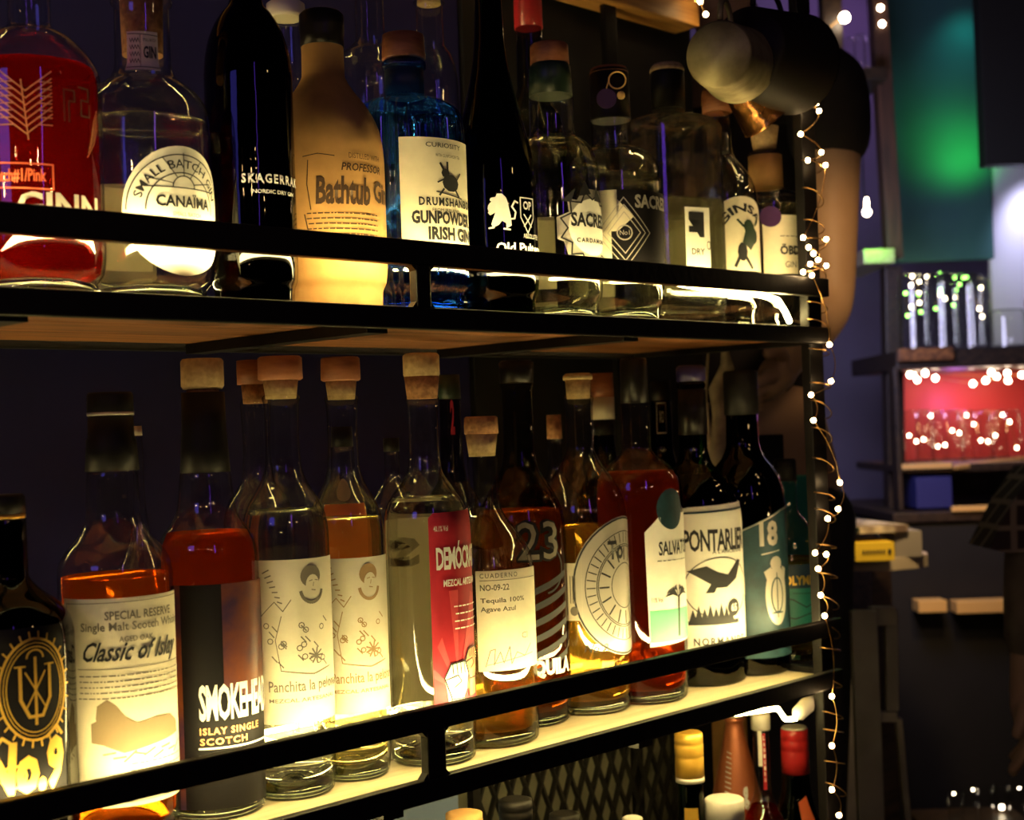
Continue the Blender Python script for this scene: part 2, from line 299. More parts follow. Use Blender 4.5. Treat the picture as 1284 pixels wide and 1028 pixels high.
# ------------------------------------------------------------------ bottles
Z_UP = EYE+.108; Z_LO = EYE-.301; Z_3 = EYE-.71
BOTTLES = []
def base_t(s): return min(.011, .25*s.R)
class Bottle:
    def __init__(s, name, label, px, row, Y, zb, prof, glass='clear', fn=None, group=None, seg=48, cat='bottle', base=None, open_top=False, ang=0):
        p = onY(px, row, Y); s.X, s.Y = p[0], Y; s.zb = zb; s.fn = fn; s.round_decal = seg > 150
        s.k = depth((s.X, s.Y, EYE))/F; s.dir0 = -nz(np.array([s.X, s.Y, 0])); s.rt = np.array([-s.dir0[1], s.dir0[0], 0])
        s.c = np.array([s.X, s.Y, zb]); s.hw = max(h for _, h in prof); s.R = s.hw*s.k
        s.root = thing(name, label, cat, s.c, group)
        pts = [(s.z(r)-zb, h*s.k) for r, h in prof]
        pts = [q for q in pts if q[0] > .004]; rb = min(pts)[1]
        pts += [(.0, rb*.90), (.0035, rb*.985)]
        s.pts = mono(pts, 5); s.top = max(pts)[0]
        mb = MB(); mb.lathe(s.c, [(r, h) for h, r in s.pts], seg, fn=fn, cap=True)
        if glass == 'thick_clear':
            wl = .0028; inn = [(max(r-wl, .002), h) for h, r in s.pts if h > base_t(s)]; inn = [(inn[0][0]*.5, base_t(s)+.004), (inn[0][0]*.85, base_t(s)+.001)]+inn[1:-1]+[(inn[-1][0], s.top-.002)]
            m2 = MB(); m2.lathe(s.c, inn, seg, fn=fn, cap=True); mb.add(m2.v, [f[::-1] for f in m2.f], True); mb.sm[-len(m2.f):] = m2.sm
            base = None
        if glass == 'thick_clear': mb.sm = [False]*len(mb.sm)
        s.glass = mb.build('glass_body', glass, s.root)
        if base:
            R = rb*.93; t = min(.012, .3*R)
            m2 = MB(); m2.lathe(s.c, [(R*.96, .0008), (R, .004), (R, t*.9), (R*.7, t*1.15), (R*.35, t*1.6), (.002, t*1.75)], 40, fn=fn); m2.build('thick_base', base, s.root)
        BOTTLES.append((s.root.name, s.X, s.Y, s.R, zb))
    def z(s, row): return zrow(s.X, s.Y, row)
    def zf(s, row):
        p = s.c+s.dir0*s.R; return zrow(p[0], p[1], row)
    def rad(s, h):
        for (a, ra), (b, rb) in zip(s.pts, s.pts[1:]):
            if a <= h <= b: return ra+(rb-ra)*(h-a)/max(1e-9, b-a)
        return s.pts[-1][1]
    def fill(s, row, mat, wall=.0031, bottom=.0145):
        top = s.z(row)-s.zb; prof = [(s.rad(bottom)-wall-.003, bottom), (s.rad(bottom+.004)-wall, bottom+.004)]
        prof += [(r-wall, h) for h, r in s.pts if bottom+.008 < h < top-.002]+[(s.rad(top)-wall, top+.0012), (s.rad(top)-wall-.0012, top+.0003), (s.rad(top)-wall-.0035, top)]
        mb = MB(); mb.lathe(s.c, prof, 40, fn=s.fn); o = mb.build('liquid', mat, s.root); return o
    def turn(s, name, prof, mat, parent=None, seg=32, label=None, fn=None):
        """extra lathe part, prof rows/halfwidths in photo pixels"""
        pts = sorted((s.z(r)-s.zb, h*s.k) for r, h in prof)
        mb = MB(); mb.lathe(s.c, [(r, h) for h, r in pts], seg, fn=fn); o = mb.build(name, mat, parent or s.root)
        if label: o['label'] = label
        return o
    def P(s, u, z, R):
        a = u/s.hw; q = s.fnr(a)*R if (s.fn and not s.round_decal) else R
        return s.c*np.array([1, 1, 0])+q*(s.dir0*math.cos(a)+s.rt*math.sin(a))+np.array([0, 0, z])
    def fnr(s, a):
        v = s.dir0*math.cos(a)+s.rt*math.sin(a); return s.fn(math.atan2(v[1], v[0]), .1)
class Decal:
    """flat print laid on the bottle's side; u in unrolled photo pixels from the axis (0 = towards camera), rows in photo pixels"""
    def __init__(s, b, dr=.0006, follow=True): s.b = b; s.bm = bmesh.new(); s.dr = dr; s.follow = follow
    def _poly(s, pts):
        vs = [s.bm.verts.new((u, 0, z)) for u, z in pts]
        try: s.bm.faces.new(vs)
        except ValueError: pass
    def poly(s, pts): s._poly([(u, s.b.zf(r)) for u, r in pts]); return s
    def rect(s, u0, u1, r0, r1, n=1): return s.poly([(u0, r0), (u1, r0), (u1, r1), (u0, r1)])
    def stroke(s, pts, w, closed=False):
        if closed: pts = list(pts)+[pts[0]]
        for (a, b), (c, d) in zip(pts, pts[1:]):
            L = math.hypot(c-a, d-b) or 1; nx, ny = -(d-b)/L*w/2, (c-a)/L*w/2; ex, ey = (c-a)/L*w*.3, (d-b)/L*w*.3
            s.poly([(a+nx-ex, b+ny-ey), (c+nx+ex, d+ny+ey), (c-nx+ex, d-ny+ey), (a-nx-ex, b-ny-ey)])
        return s
    def arc(s, u, r, R, a0=0, a1=360, w=1.2, n=32, ry=None):
        ry = ry or R; pts = [(u+R*math.cos(math.radians(a0+(a1-a0)*i/n)), r-ry*math.sin(math.radians(a0+(a1-a0)*i/n))) for i in range(n+1)]
        return s.stroke(pts, w)
    def disc(s, u, r, R, ry=None, n=32, a0=0, a1=360):
        ry = ry or R; return s.poly([(u+R*math.cos(math.radians(a0+(a1-a0)*i/n)), r-ry*math.sin(math.radians(a0+(a1-a0)*i/n))) for i in range(n if a1-a0 == 360 else n+1)])
    def text(s, txt, u0, u1, r0, r1, shear=0, bold=0, space=1, curve=None):
        c = bpy.data.curves.new('t', 'FONT'); c.body = txt; c.shear = shear; c.offset = bold; c.space_character = space; c.resolution_u = 2
        o = bpy.data.objects.new('t', c); me = o.to_mesh()
        if len(me.vertices):
            xs = [v.co.x for v in me.vertices]; ys = [v.co.y for v in me.vertices]; x0, x1, y0, y1 = min(xs), max(xs), min(ys), max(ys)
            k = []
            for v in me.vertices:
                tx = (v.co.x-x0)/(x1-x0 or 1); ty = (v.co.y-y0)/(y1-y0 or 1)
                if curve:   # (centre u, centre row, radius): letters run along an arc
                    cu, cr, R, a0, a1, hgt = curve; a = math.radians(a0+(a1-a0)*tx); rr = R+hgt*ty
                    k.append(s.bm.verts.new((cu+rr*math.cos(a), 0, s.b.zf(cr-rr*math.sin(a)))))
                else: k.append(s.bm.verts.new((u0+(u1-u0)*tx, 0, s.b.zf(r1+(r0-r1)*ty))))
            for f in me.polygons:
                try: s.bm.faces.new([k[i] for i in f.vertices])
                except ValueError: pass
        o.to_mesh_clear(); bpy.data.objects.remove(o); bpy.data.curves.remove(c); return s
    def build(s, name, mat, parent=None, label=None, zcut=False):
        b = s.b; bm = s.bm
        big = [f for f in bm.faces if len(f.verts) > 4]
        if big: bmesh.ops.triangulate(bm, faces=big)
        us = [v.co.x for v in bm.verts]; st = b.hw*math.radians(7); u = math.ceil(min(us)/st)*st
        while u < max(us):
            fs = [f for f in bm.faces if min(v.co.x for v in f.verts) < u-.01 and max(v.co.x for v in f.verts) > u+.01]
            if fs:
                g = fs+list({e for f in fs for e in f.edges})+list({v for f in fs for v in f.verts})
                bmesh.ops.bisect_plane(bm, geom=g, plane_co=(u, 0, 0), plane_no=(1, 0, 0), dist=.01)
            u += st
        zs = [v.co.z for v in bm.verts]; z0, z1 = min(zs)-b.zb, max(zs)-b.zb; last = None
        for h, r in (b.pts if s.follow else []):
            if z0 < h < z1 and last is not None and abs(r-last) > .00012 or (last is None and z0 < h):
                if z0 < h < z1: bmesh.ops.bisect_plane(bm, geom=bm.faces[:]+bm.edges[:]+bm.verts[:], plane_co=(0, 0, h+b.zb), plane_no=(0, 0, 1), dist=.0001)
                last = r
        bm.verts.index_update(); vs = []
        for v in bm.verts:
            R = (b.rad(v.co.z-b.zb) if s.follow else b.R)+s.dr; vs.append(b.P(v.co.x, v.co.z, R))
        fs = []
        for f in bm.faces:
            idx = [v.index for v in f.verts]; q = [v.co for v in f.verts]
            area = sum(q[i].x*q[(i+1) % len(q)].z-q[(i+1) % len(q)].x*q[i].z for i in range(len(q)))
            fs.append(idx if area > 0 else idx[::-1])
        bm.free(); mb = MB(); mb.add(vs, fs, True); o = mb.build(name, 'back_paper' if name == 'back_label' else mat, parent or b.root)
        if label: o['label'] = label
        return o
def script_lines(d, u0, u1, r0, r1, n, h=.9, seed=3):
    """rows of tiny print"""
    rnd = random.Random(seed)
    for i in range(n):
        r = r0+(r1-r0)*i/max(1, n-1); u = u0+rnd.random()*3
        while u < u1:
            w = 2+rnd.random()*7; d.rect(u, min(u+w, u1), r, r+h*2); u += w+1.6
    return d
# ------------------------------------------------------------------ room setting
WX = onY(590, 500, 1.27)[0]
mb = MB(); mb.box(-1.2, WX, 1.27, 1.31, 0, 3.0); o = mb.build('wall_back', 'navy'); o['kind'] = 'structure'
mb = MB(); mb.box(-3, 6, -3.2, 7, -.05, 0); o = mb.build('floor', 'floor'); o['kind'] = 'structure'

# ------------------------------------------------------------------ the rack
Y0 = .90; XL, XR = .12, 1.432
rack = thing('shelf_rack', 'black steel shelf rack with double rails holding the rows of bottles', 'rack', (XL, Y0, 0))
RB = 1.20
def bar(name, x0, x1, y0, y1, z0, z1, mat='steel', bev=.0015): return MB().box(x0, x1, y0, y1, z0, z1, bev).build(name, mat, rack)
for zt, zb in ((.166, .1445), (-.234, -.2535), (-.640, -.660)):
    bar('guard_rail', XL, XR, Y0, Y0+.010, EYE+zb, EYE+zt)
for zt, zb, zs in ((.1085, .0893, Z_UP), (-.294, -.3138, Z_LO), (-.703, -.723, Z_3)):
    bar('shelf_edge', XL, XR, Y0, Y0+.010, EYE+zb, EYE+zt)
    bar('shelf_edge', XL, XR, RB-.004, RB+.012, EYE+zb, EYE+zt+.030)  # rear edge raised, unseen, to block the added strip's light from the wall
    for x in (XL, XR-.012): bar('side_edge', x, x+.012, Y0+.011, RB-.005, EYE+zb, EYE+zt)
for px, a, b, zt, zb in ((532, 523, 541, .1447, .1083), (549, 537, 560, -.2533, -.2938)):
    x0 = onY(a, 360 if zt > 0 else 950, Y0)[0]; x1 = onY(b, 360 if zt > 0 else 950, Y0)[0]
    bar('rail_spacer', x0, x1, Y0, Y0+.010, EYE+zb, EYE+zt)
    mbx = MB()   # little weld fillets where the spacer meets the rails
    for x, sx in ((x0, -1), (x1, 1)):
        for z, sz in ((EYE+zt, -1), (EYE+zb, 1)):
            q = .005; v = [(x, Y0+.001, z), (x+sx*q, Y0+.001, z), (x, Y0+.001, z+sz*q)]; w = [(a_, Y0+.009, c_) for a_, _, c_ in v]
            mbx.add(v+w, [(0, 1, 2), (3, 5, 4), (0, 3, 4, 1), (1, 4, 5, 2), (2, 5, 3, 0)])
    mbx.build('weld', 'steel', rack)
# shelf boards: planks with narrow gaps, pale on the lower shelf, orange pine underneath the upper one
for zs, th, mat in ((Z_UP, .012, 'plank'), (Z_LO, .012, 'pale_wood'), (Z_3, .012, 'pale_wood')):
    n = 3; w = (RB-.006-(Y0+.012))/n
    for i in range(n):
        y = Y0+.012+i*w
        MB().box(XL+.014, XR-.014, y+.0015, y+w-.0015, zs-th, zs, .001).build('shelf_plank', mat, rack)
for zs in (Z_UP, Z_LO):
    for x in (XL+.30, XL+.62, XL+.95): MB().box(x, x+.022, Y0+.012, RB-.006, zs-.022, zs-.0125).build('cross_brace', 'steel', rack)
# posts
for x in (XL-.030, XR-.028):
    bar('post', x, x+.028, Y0+.0115, Y0+.024, 0, EYE+.62)
    bar('post', x+.004, x+.028, RB+.013, RB+.022, 0, EYE+.62)
# LED strips: silicone tubes tied to the back of each guard rail, one end hanging free
def led(name, label, pts, r=.003):
    mb = MB(); mb.tube(pts, r, 8); o = mb.build(name, 'led'); return tag(o, label, 'led strip')
e1 = [onY(962, 372, Y0+.022), onY(975, 376, Y0+.026), onY(984, 390, Y0+.030), onY(990, 403, Y0+.034)]
led('led_strip', 'glowing warm led strip behind the upper shelf rail, its end dangling at right',
    [(XL+.03, Y0+.0145, EYE+.1505), (.6, Y0+.0145, EYE+.1505), (1.14, Y0+.0145, EYE+.150), (1.22, Y0+.0150, EYE+.145), (e1[0][0]-.03, Y0+.0150, EYE+.1435)]+e1, .0032)
led('led_strip', 'glowing warm led strip behind the lower shelf rail', [(XL+.03, Y0+.0145, EYE-.240), (.8, Y0+.0145, EYE-.240), (XR-.035, Y0+.0145, EYE-.240)], .0032)
led('led_strip', 'glowing led strip under the lower shelf, white end dangling above red cap',
    [(XL+.03, Y0+.032, EYE-.3165), (1.20, Y0+.032, EYE-.3165)]+[onY(940, 893, Y0+.02), onY(975, 888, Y0+.03), onY(985, 902, Y0+.035), onY(998, 901, Y0+.035)], .0025)
mb = MB(); a = onY(996, 900, Y0+.035); b = onY(1022, 874, Y0+.03); mb.tube([a, a*.8+b*.2, a*.4+b*.6, b], [.003, .009, .010, .003], 10)
tag(mb.build('cable_connector', 'cable'), 'white leaf-shaped plug hanging from the led strip end', 'plug')
for z, lb_ in ((Z_UP, 'upper'), (Z_LO, 'lower')):
    mb = MB(); mb.tube([(XL+.03, RB-.010, z+.004), (.8, RB-.010, z+.004), (XR-.03, RB-.010, z+.004)], .003, 8); tag(mb.build('led_strip', 'led_rear_fill'), 'added hidden fill-light strip lying along the back of the '+lb_+' shelf', 'led strip')  # hidden rear strips added to light bottles and back labels from behind
# wooden beam above the upper shelf
pa, pb = onY(745, 0, 1.20), onY(878, 34, 1.20)
bz = (zrow(pb[0], 1.20, 34))
mb = MB(); mb.box(.4, pb[0], 1.20, 1.245, bz, bz+.11, .003); tag(mb.build('wooden_beam', 'beam'), 'golden pine beam crossing above the upper shelf', 'beam')

# black board behind the right half of the rack
BX = onY(893, 500, 1.25)[0]
mb = MB(); mb.box(WX+.004, BX, 1.265, 1.285, .3, EYE+.6, .001); tag(mb.build('back_board', 'soot'), 'black board standing behind the right half of the bottle rack', 'board')

# ------------------------------------------------------------------ upper shelf, front row
U = 'spirit bottles along the front of the upper shelf'
L = 'spirit bottles along the front of the lower shelf'
def cyl_stop(b, r0, r1, h0, h1, mat, name='stopper', label=None): return b.turn(name, [(r0, h0*.94), (r0+1.5, h0), (r1-1, h1), (r1, h1*.97)], mat, label=label)

# 1 pink gin, cut by the left edge
b = Bottle('gin_bottle', 'squat clear bottle of red spirit with gold leaf print, leftmost on upper shelf', 42, 200, .970, Z_UP,
    [(-70, 27), (-62, 31), (-52, 27), (0, 26), (30, 26), (38, 31), (46, 46), (60, 62), (80, 77), (98, 84), (110, 85), (320, 85), (345, 82), (358, 74)], base='base', group=U)
b.fill(90, 'pink'); cyl_stop(b, -100, -70, 25, 24, 'rcork')
d = Decal(b)
for (x0, y0, x1, y1) in [(-5, 175, -12, 100)]: d.stroke([(x0, y0), (-8, 140), (x1, y1)], 1.6)
for i in range(7):
    y = 168-i*9
    for sx in (-1, 1): d.stroke([(-7, y), (-7+sx*14, y-12), (-7+sx*30, y-26)], 1.5); d.stroke([(-7+sx*14, y-12), (-7+sx*30, y-12)], 1.2)
for i in range(5): d.stroke([(70+i*2, 190-i*6), (84, 170-i*7), (92, 150-i*6)], 1.2)
d.build('leaf_print', 'copper_ink')
d = Decal(b); d.stroke([(38, 148), (38, 108), (52, 108), (52, 122), (44, 122), (44, 148)], 2.2); d.stroke([(58, 102), (74, 102), (74, 118), (62, 118), (62, 138), (76, 138), (76, 122)], 2.2)
d.build('geometric_mark', 'brown_ink')
d = Decal(b); d.stroke([(-60, 203), (22, 206), (22, 237), (-60, 234)], 1.8, True); d.text('Batch#1/Pink', -50, 14, 211, 229, bold=.02); d.build('batch_box', 'orange', label='orange framed batch lettering')
d = Decal(b); d.text('GINN', -20, 88, 240, 274, bold=.03); d.build('lettering', 'silver')

# 2 clear gin with round label
b = Bottle('gin_bottle', 'clear round-shouldered gin bottle with arched sunrise label and paper neck band', 183, 200, .972, Z_UP,
    [(-14, 37), (6, 38), (9, 35), (14, 34), (78, 35), (88, 36), (100, 42), (110, 55), (122, 68), (138, 77), (155, 81), (170, 82), (335, 82), (352, 79), (366, 70)], base='base', group=U)
b.fill(158, 'water'); cyl_stop(b, -40, -12, 34, 35, 'rcork'); b.turn('cork_plug', [(-10, 27), (70, 25)], 'cork')
d = Decal(b); d.rect(-45, 45, 25, 76); nb = d.build('neck_band', 'paper')
d = Decal(b, .0009); d.stroke([(-42, 28), (45, 30)], 1); d.stroke([(-42, 72), (45, 72)], 1); d.stroke([(-6, 29), (-6, 72)], 1)
for i in range(4): d.stroke([(-36+j*4, 36+i*9+(3 if j % 2 else -2)) for j in range(8)], 1.4)
d.text('GIN', 2, 38, 44, 60, bold=.03); d.text('SMALL BATCH', 2, 38, 34, 38); d.build('band_print', 'ink', nb)
d = Decal(b); d.disc(46, 262, 76, 82, 48); lb = d.build('label', 'white_paper')
d = Decal(b, .0010); d.arc(46, 262, 71, 0, 180, 1.6); d.arc(46, 262, 48, 0, 180, 1.6); d.stroke([(-3, 233), (95, 233)], 1.6)
d.arc(46, 233, 15, 0, 180, 1.6, 12)
for a in (20, 55, 90, 125, 160): d.stroke([(46+15*math.cos(math.radians(a)), 233-15*math.sin(math.radians(a))), (46+46*math.cos(math.radians(a)), 233-(30 if a in (20, 160) else 44)*math.sin(math.radians(a)))], 1.3)
d.text('SMALL BATCH GIN', 0, 0, 0, 0, curve=(46, 262, 54, 165, 20, 11), bold=.01); d.text('CANAÏMA', 10, 88, 240, 258, bold=.03); d.text('SMALL BATCH', 30, 70, 264, 269); d.build('label_print', 'ink', lb)
d = Decal(b); d.rect(-262, -165, 207, 320); d.build('back_label', 'paper')

# 3 black bottle
b = Bottle('gin_bottle', 'matt black bottle with fine white lettering on upper shelf', 315, 220, .960, Z_UP,
    [(-70, 17), (-20, 18), (6, 22), (18, 31), (34, 41), (55, 49), (80, 53.5), (105, 55), (330, 55), (352, 54), (366, 50)], 'black', group=U)
b.turn('dark_filling', [(30, 37), (60, 47), (100, 52), (345, 52), (360, 48)], 'cap'); cyl_stop(b, -96, -70, 17, 17, 'cap', 'cap')
d = Decal(b); d.text('SKAGERRAK', -12, 75, 217, 229, bold=.03, space=1.3); d.text('NORDIC DRY GIN', 1, 62, 237, 242, bold=.02); d.build('lettering', 'white_ink')

# 4 paper-wrapped bottle
b = Bottle('gin_bottle', 'gin bottle wrapped in brown paper, sealed with black wax', 412, 300, .992, Z_UP,
    [(38, 26), (96, 27), (104, 30), (118, 39), (132, 50), (148, 60), (168, 68), (190, 72), (215, 73), (330, 73), (355, 71), (368, 66)], 'tan', group=U)
b.turn('wax_seal', [(16, 24), (20, 28), (38, 28.5), (46, 27.5), (60, 27.6)], 'wax')
d = Decal(b); d.text('Bathtub', -14, 58, 220, 256, bold=.035, shear=.1); d.text('Gin', 64, 100, 222, 250, bold=.03)
d.text('DISTILLED WITH', 28, 78, 190, 197); d.text('PROFESSOR', 18, 80, 203, 213, bold=.02, shear=.2)
script_lines(d, -26, 70, 266, 292, 5, .8); d.stroke([(-28, 195), (-10, 192), (10, 195)], 1.2); d.stroke([(-22, 200), (-24, 230), (-20, 262)], 1.2); d.stroke([(-28, 268), (-22, 300)], 1.5)
d.build('lettering', 'brown_ink')

# 5 blue ribbed bottle
rib = lambda t, h: 1+(.03*math.cos(34*t) if .004 < h else 0)
b = Bottle('gin_bottle', 'ribbed sky-blue gin bottle with cream label and wooden stopper', 512, 250, .990, Z_UP,
    [(76, 22), (80, 27), (86, 27), (90, 23.5), (120, 24), (126, 34), (132, 52), (142, 65), (156, 71), (175, 72.5), (345, 72.5), (362, 70), (374, 64)], 'aqua', fn=rib, seg=204, base='base_blue', group=U)
b.turn('stopper', [(45, 26), (74, 27.5), (76, 26)], 'rcork'); b.turn('neck_foil', [(84, 24.5), (122, 25)], 'navy_print')
b.fill(218, 'water')
d = Decal(b, .0028); d.rect(-9, 95, 172, 318); lb = d.build('label', 'paper')
d = Decal(b, .0032); d.text('CURIOSITY', 22, 74, 178, 184, bold=.01); d.text('WITH GUNPOWDER TEA', 34, 72, 192, 196); d.text('DRUMSHANBO', 12, 92, 247, 258, bold=.03, space=1.2)
d.text('FROM IRELAND', 28, 68, 261, 265); d.text('GUNPOWDER', 3, 92, 264, 281, bold=.045); d.text('IRISH GIN', 22, 92, 284, 301, bold=.045)
d.disc(55, 228, 13, 11, 10); d.disc(47, 216, 6, 6, 8); d.stroke([(46, 214), (40, 204)], 3); d.stroke([(50, 213), (50, 202)], 3); d.stroke([(44, 236), (38, 244)], 2.5); d.stroke([(62, 236), (68, 244)], 3); d.stroke([(66, 222), (72, 214)], 1.8); d.stroke([(44, 224), (36, 228)], 2)
d.stroke([(34, 240), (74, 246)], 1.5); d.build('label_print', 'ink', lb)

# 6 dark green bottle
b = Bottle('sparkling_bottle', 'tall dark green champagne-shaped bottle with white lion print', 622, 300, .972, Z_UP,
    [(-110, 13), (-100, 16), (-90, 14), (0, 17), (50, 19), (90, 24), (130, 33), (165, 42), (200, 49.5), (235, 52.5), (250, 53), (345, 53), (368, 51), (380, 47)], 'green', group=U, base='base_dark')
b.fill(190, solid_glass('dark_green_drink', (.06, .16, .03), 1.34), wall=.003)
d = Decal(b)
d.text('Old Pulteney', 0, 86, 304, 320, bold=.03); d.text('ABSOLUTELY', 36, 70, 292, 298)
# lion rampant
d.poly([(-2, 254), (-6, 251), (-5, 248), (1, 247), (3, 243), (9, 243), (14, 248), (16, 256), (15, 262), (19, 270), (17, 277), (20, 283), (13, 287), (13, 280), (8, 277), (4, 282), (-3, 285), (-5, 281), (1, 278), (3, 271), (1, 266), (-6, 270), (-9, 266), (-2, 263), (-9, 261), (-8, 257), (0, 259)])
d.stroke([(16, 275), (24, 274), (26, 266), (21, 259), (25, 252), (29, 254)], 2.2); d.stroke([(10, 287), (18, 288)], 2.2); d.stroke([(-8, 286), (-2, 285)], 2.2)
d.stroke([(33, 247), (56, 247)], 1.5); d.stroke([(33, 247), (33, 272), (44, 291), (56, 272), (56, 247)], 1.6); d.text('OP', 37, 52, 251, 262, bold=.03); d.stroke([(38, 268), (51, 283)], 1.8); d.stroke([(51, 268), (38, 283)], 1.8)
d.build('white_print', 'white_ink')

# 7 and 8: two clear gins with star-shaped labels
b = Bottle('gin_bottle', 'clear gin bottle with silver star-burst label, cork and dark green seal', 697, 300, .972, Z_UP,
    [(84, 25), (122, 26.5), (126, 28.5), (165, 28.5), (172, 31), (180, 42), (192, 51), (210, 56), (230, 57.5), (350, 57.5), (372, 56), (385, 51)], base='base', group=U)
b.turn('seal', [(80, 23), (86, 26), (121, 27.5)], 'darkgreen'); b.turn('stopper', [(56, 22), (58, 24), (81, 24.5), (82, 22)], 'rcork'); b.fill(180, 'water')
d = Decal(b); cu, cr = 52, 286
star = [(cu+(52 if i % 2 else 40)*math.cos(2*PI*i/24), cr-(52 if i % 2 else 40)*math.sin(2*PI*i/24)) for i in range(24)]
d.poly(star); lb = d.build('label', 'silver', label='silver star-burst label')
d = Decal(b, .0010); d.disc(cu, cr-2, 36, 36); d.build('label_centre', 'white_paper', lb)
d = Decal(b, .0013); d.stroke([(cu+(47 if i % 2 else 37)*math.cos(2*PI*i/24), cr-(47 if i % 2 else 37)*math.sin(2*PI*i/24)) for i in range(24)], 2, True)
d.text('SACRED', 19, 85, 266, 284, bold=.035); d.text('CARDAMOM', 26, 78, 298, 304, bold=.02, space=1.3)
d.poly([(8, 252), (26, 236), (20, 254)]); d.poly([(40, 226), (30, 246), (50, 242)]); d.poly([(60, 232), (56, 250), (76, 250)]); d.build('label_print', 'ink', lb)
d = Decal(b); d.rect(-180, -90, 258, 350); d.build('back_label', 'silver')

b = Bottle('gin_bottle', 'clear gin bottle with black and cream diamond label and ringed neck tag', 771, 300, .972, Z_UP,
    [(92, 24), (180, 25), (186, 28), (190, 40), (198, 51), (212, 58), (235, 60.5), (250, 61), (355, 61), (378, 59), (390, 54)], base='base', group=U)
b.turn('wax_seal', [(87, 21), (90, 24.5), (150, 25.5), (152, 24.5)], 'wax'); b.turn('seal_top', [(86, 22), (93, 24.8)], 'rcork'); b.fill(225, 'water')
d = Decal(b); d.rect(-20, 100, 238, 338); lb = d.build('label', 'black_label')
d = Decal(b, .001); d.poly([(-20, 238), (4, 238), (4, 250), (24, 272), (4, 290), (-20, 290)]); d.rect(-20, -4, 238, 338); d.build('label_panel', 'paper', lb)
d = Decal(b, .0013); d.text('SACRED', 26, 92, 244, 261, bold=.035); d.arc(12, 292, 9, w=1.6); d.text('No1', 6, 18, 289, 295)
for i in range(3): q = 20+i*7; d.stroke([(12-q, 292), (12, 292-q*1.3), (12+q, 292), (12, 292+q*1.3)], 1.1, True)
d.build('label_print', 'silver', lb)
for i in range(1):
    q = b.c*np.array([1, 1, 0])+b.dir0*(25*b.k+.003); zc = b.z(130)
    mb = MB(); t = 2*PI/20
    cpos = q+b.rt*(-4*b.k)+np.array([0, 0, zc]); mb.lathe(cpos, [(.0105, -.0008), (.0105, .0008)], 24, axis=b.dir0); tg = mb.build('neck_tag', 'purple', b.root, ); tg['label'] = 'small round purple tag'
    mb = MB(); c2 = q+b.rt*(10*b.k)+np.array([0, 0, b.z(108)]); mb.tube([c2+b.rt*.009*math.cos(t*k)+np.array([0, 0, .009*math.sin(t*k)]) for k in range(21)], .0009, 6)
    mb.sphere(q+b.rt*(14*b.k)+np.array([0, 0, b.z(127)]), .0045, 10)
    mb.tube([c2+b.rt*(-.009), cpos+np.array([0, 0, .010])], .0007, 5); mb.build('tag_ring', 'gold_trim', b.root)

d = Decal(b); d.rect(-190, -110, 262, 360); d.build('back_label', 'paper')
# 9 square bottle
sq0 = math.atan2(-.9, -1.2)
def square(t, h):
    if h > .205: return 1
    q = t-SQA; n = 9 if h < .19 else 9-7*(h-.19)/.015
    return .74/((abs(math.cos(q))**n+abs(math.sin(q))**n)**(1/n))*(1 if h < .19 else 1)
def sqbody(t, h): 
    q = t-SQA; w = min(1, max(0, (ZS-h)/.012)); n = 10
    return (1-w)+w*.80/((abs(math.cos(q))**n+abs(math.sin(q))**n)**(1/n))
p = onY(845, 300, .985); ddir = math.atan2(-p[1], -p[0]); SQA = ddir+math.radians(-9.5+45+45)+math.radians(-1)
SQA = ddir+math.radians(36)-math.radians(0)
ZS = zrow(p[0], .985, 150)-Z_UP
b = Bottle('gin_bottle', 'square-sided clear bottle with black cap and black block lettering', 844, 300, .985, Z_UP,
    [(136, 19), (146, 19.5), (150, 22), (151, 48), (155, 58), (165, 62), (360, 62), (385, 61), (394, 58)], 'thick_clear', fn=sqbody, seg=96, base='base', group=U)
b.turn('cap', [(82, 18), (86, 21), (100, 21.5), (138, 21)], 'cap'); b.turn('cap_top', [(81, 17), (84, 20), (88, 21.8), (91, 21.6)], 'pale_cork'); b.fill(256, 'water')
d = Decal(b); d.rect(18, 62, 258, 345); lb = d.build('label', 'white_paper')
d = Decal(b, .001); d.poly([(24, 264), (52, 264), (52, 296), (44, 296), (44, 274), (24, 274)]); d.poly([(24, 282), (38, 282), (38, 290), (24, 290)]); d.text('O', 56, 62, 300, 312); d.text('DRY', 28, 52, 310, 318, bold=.02); d.build('block_lettering', 'ink', lb); d = Decal(b); d.rect(150, 240, 258, 360); d.build('back_label', 'paper')
d = Decal(b); d.text('C', -46, -32, 280, 298, bold=.04); d.build('lettering', 'ink')

# 10, 11
b = Bottle('gin_bottle', 'slender clear bottle with dancing green figure on arched label', 905, 300, .990, Z_UP,
    [(142, 15), (146, 17.5), (152, 16.5), (188, 17), (198, 20), (210, 29), (225, 39), (242, 45), (260, 46.5), (355, 46.5), (385, 45), (396, 41)], base='base', group=U)
b.turn('cap', [(112, 17), (116, 18.5), (142, 18.5)], 'rcork'); b.fill(262, 'water')
b.turn('dark_neck_plug', [(168, 12), (192, 13)], 'cap')
d = Decal(b); d.poly([(-8, 340), (-8, 270)]+[(30+38*math.cos(math.radians(a)), 272-26*math.sin(math.radians(a))) for a in range(180, -1, -12)]+[(68, 340)]); lb = d.build('label', 'paper')
d = Decal(b, .001); d.text('GINSA', 0, 0, 0, 0, curve=(30, 292, 26, 165, 25, 11), bold=.03); d.disc(26, 316, 7, 12, 10); d.stroke([(22, 322), (16, 334)], 4); d.stroke([(30, 322), (40, 336)], 4); d.build('label_print', 'ink', lb)
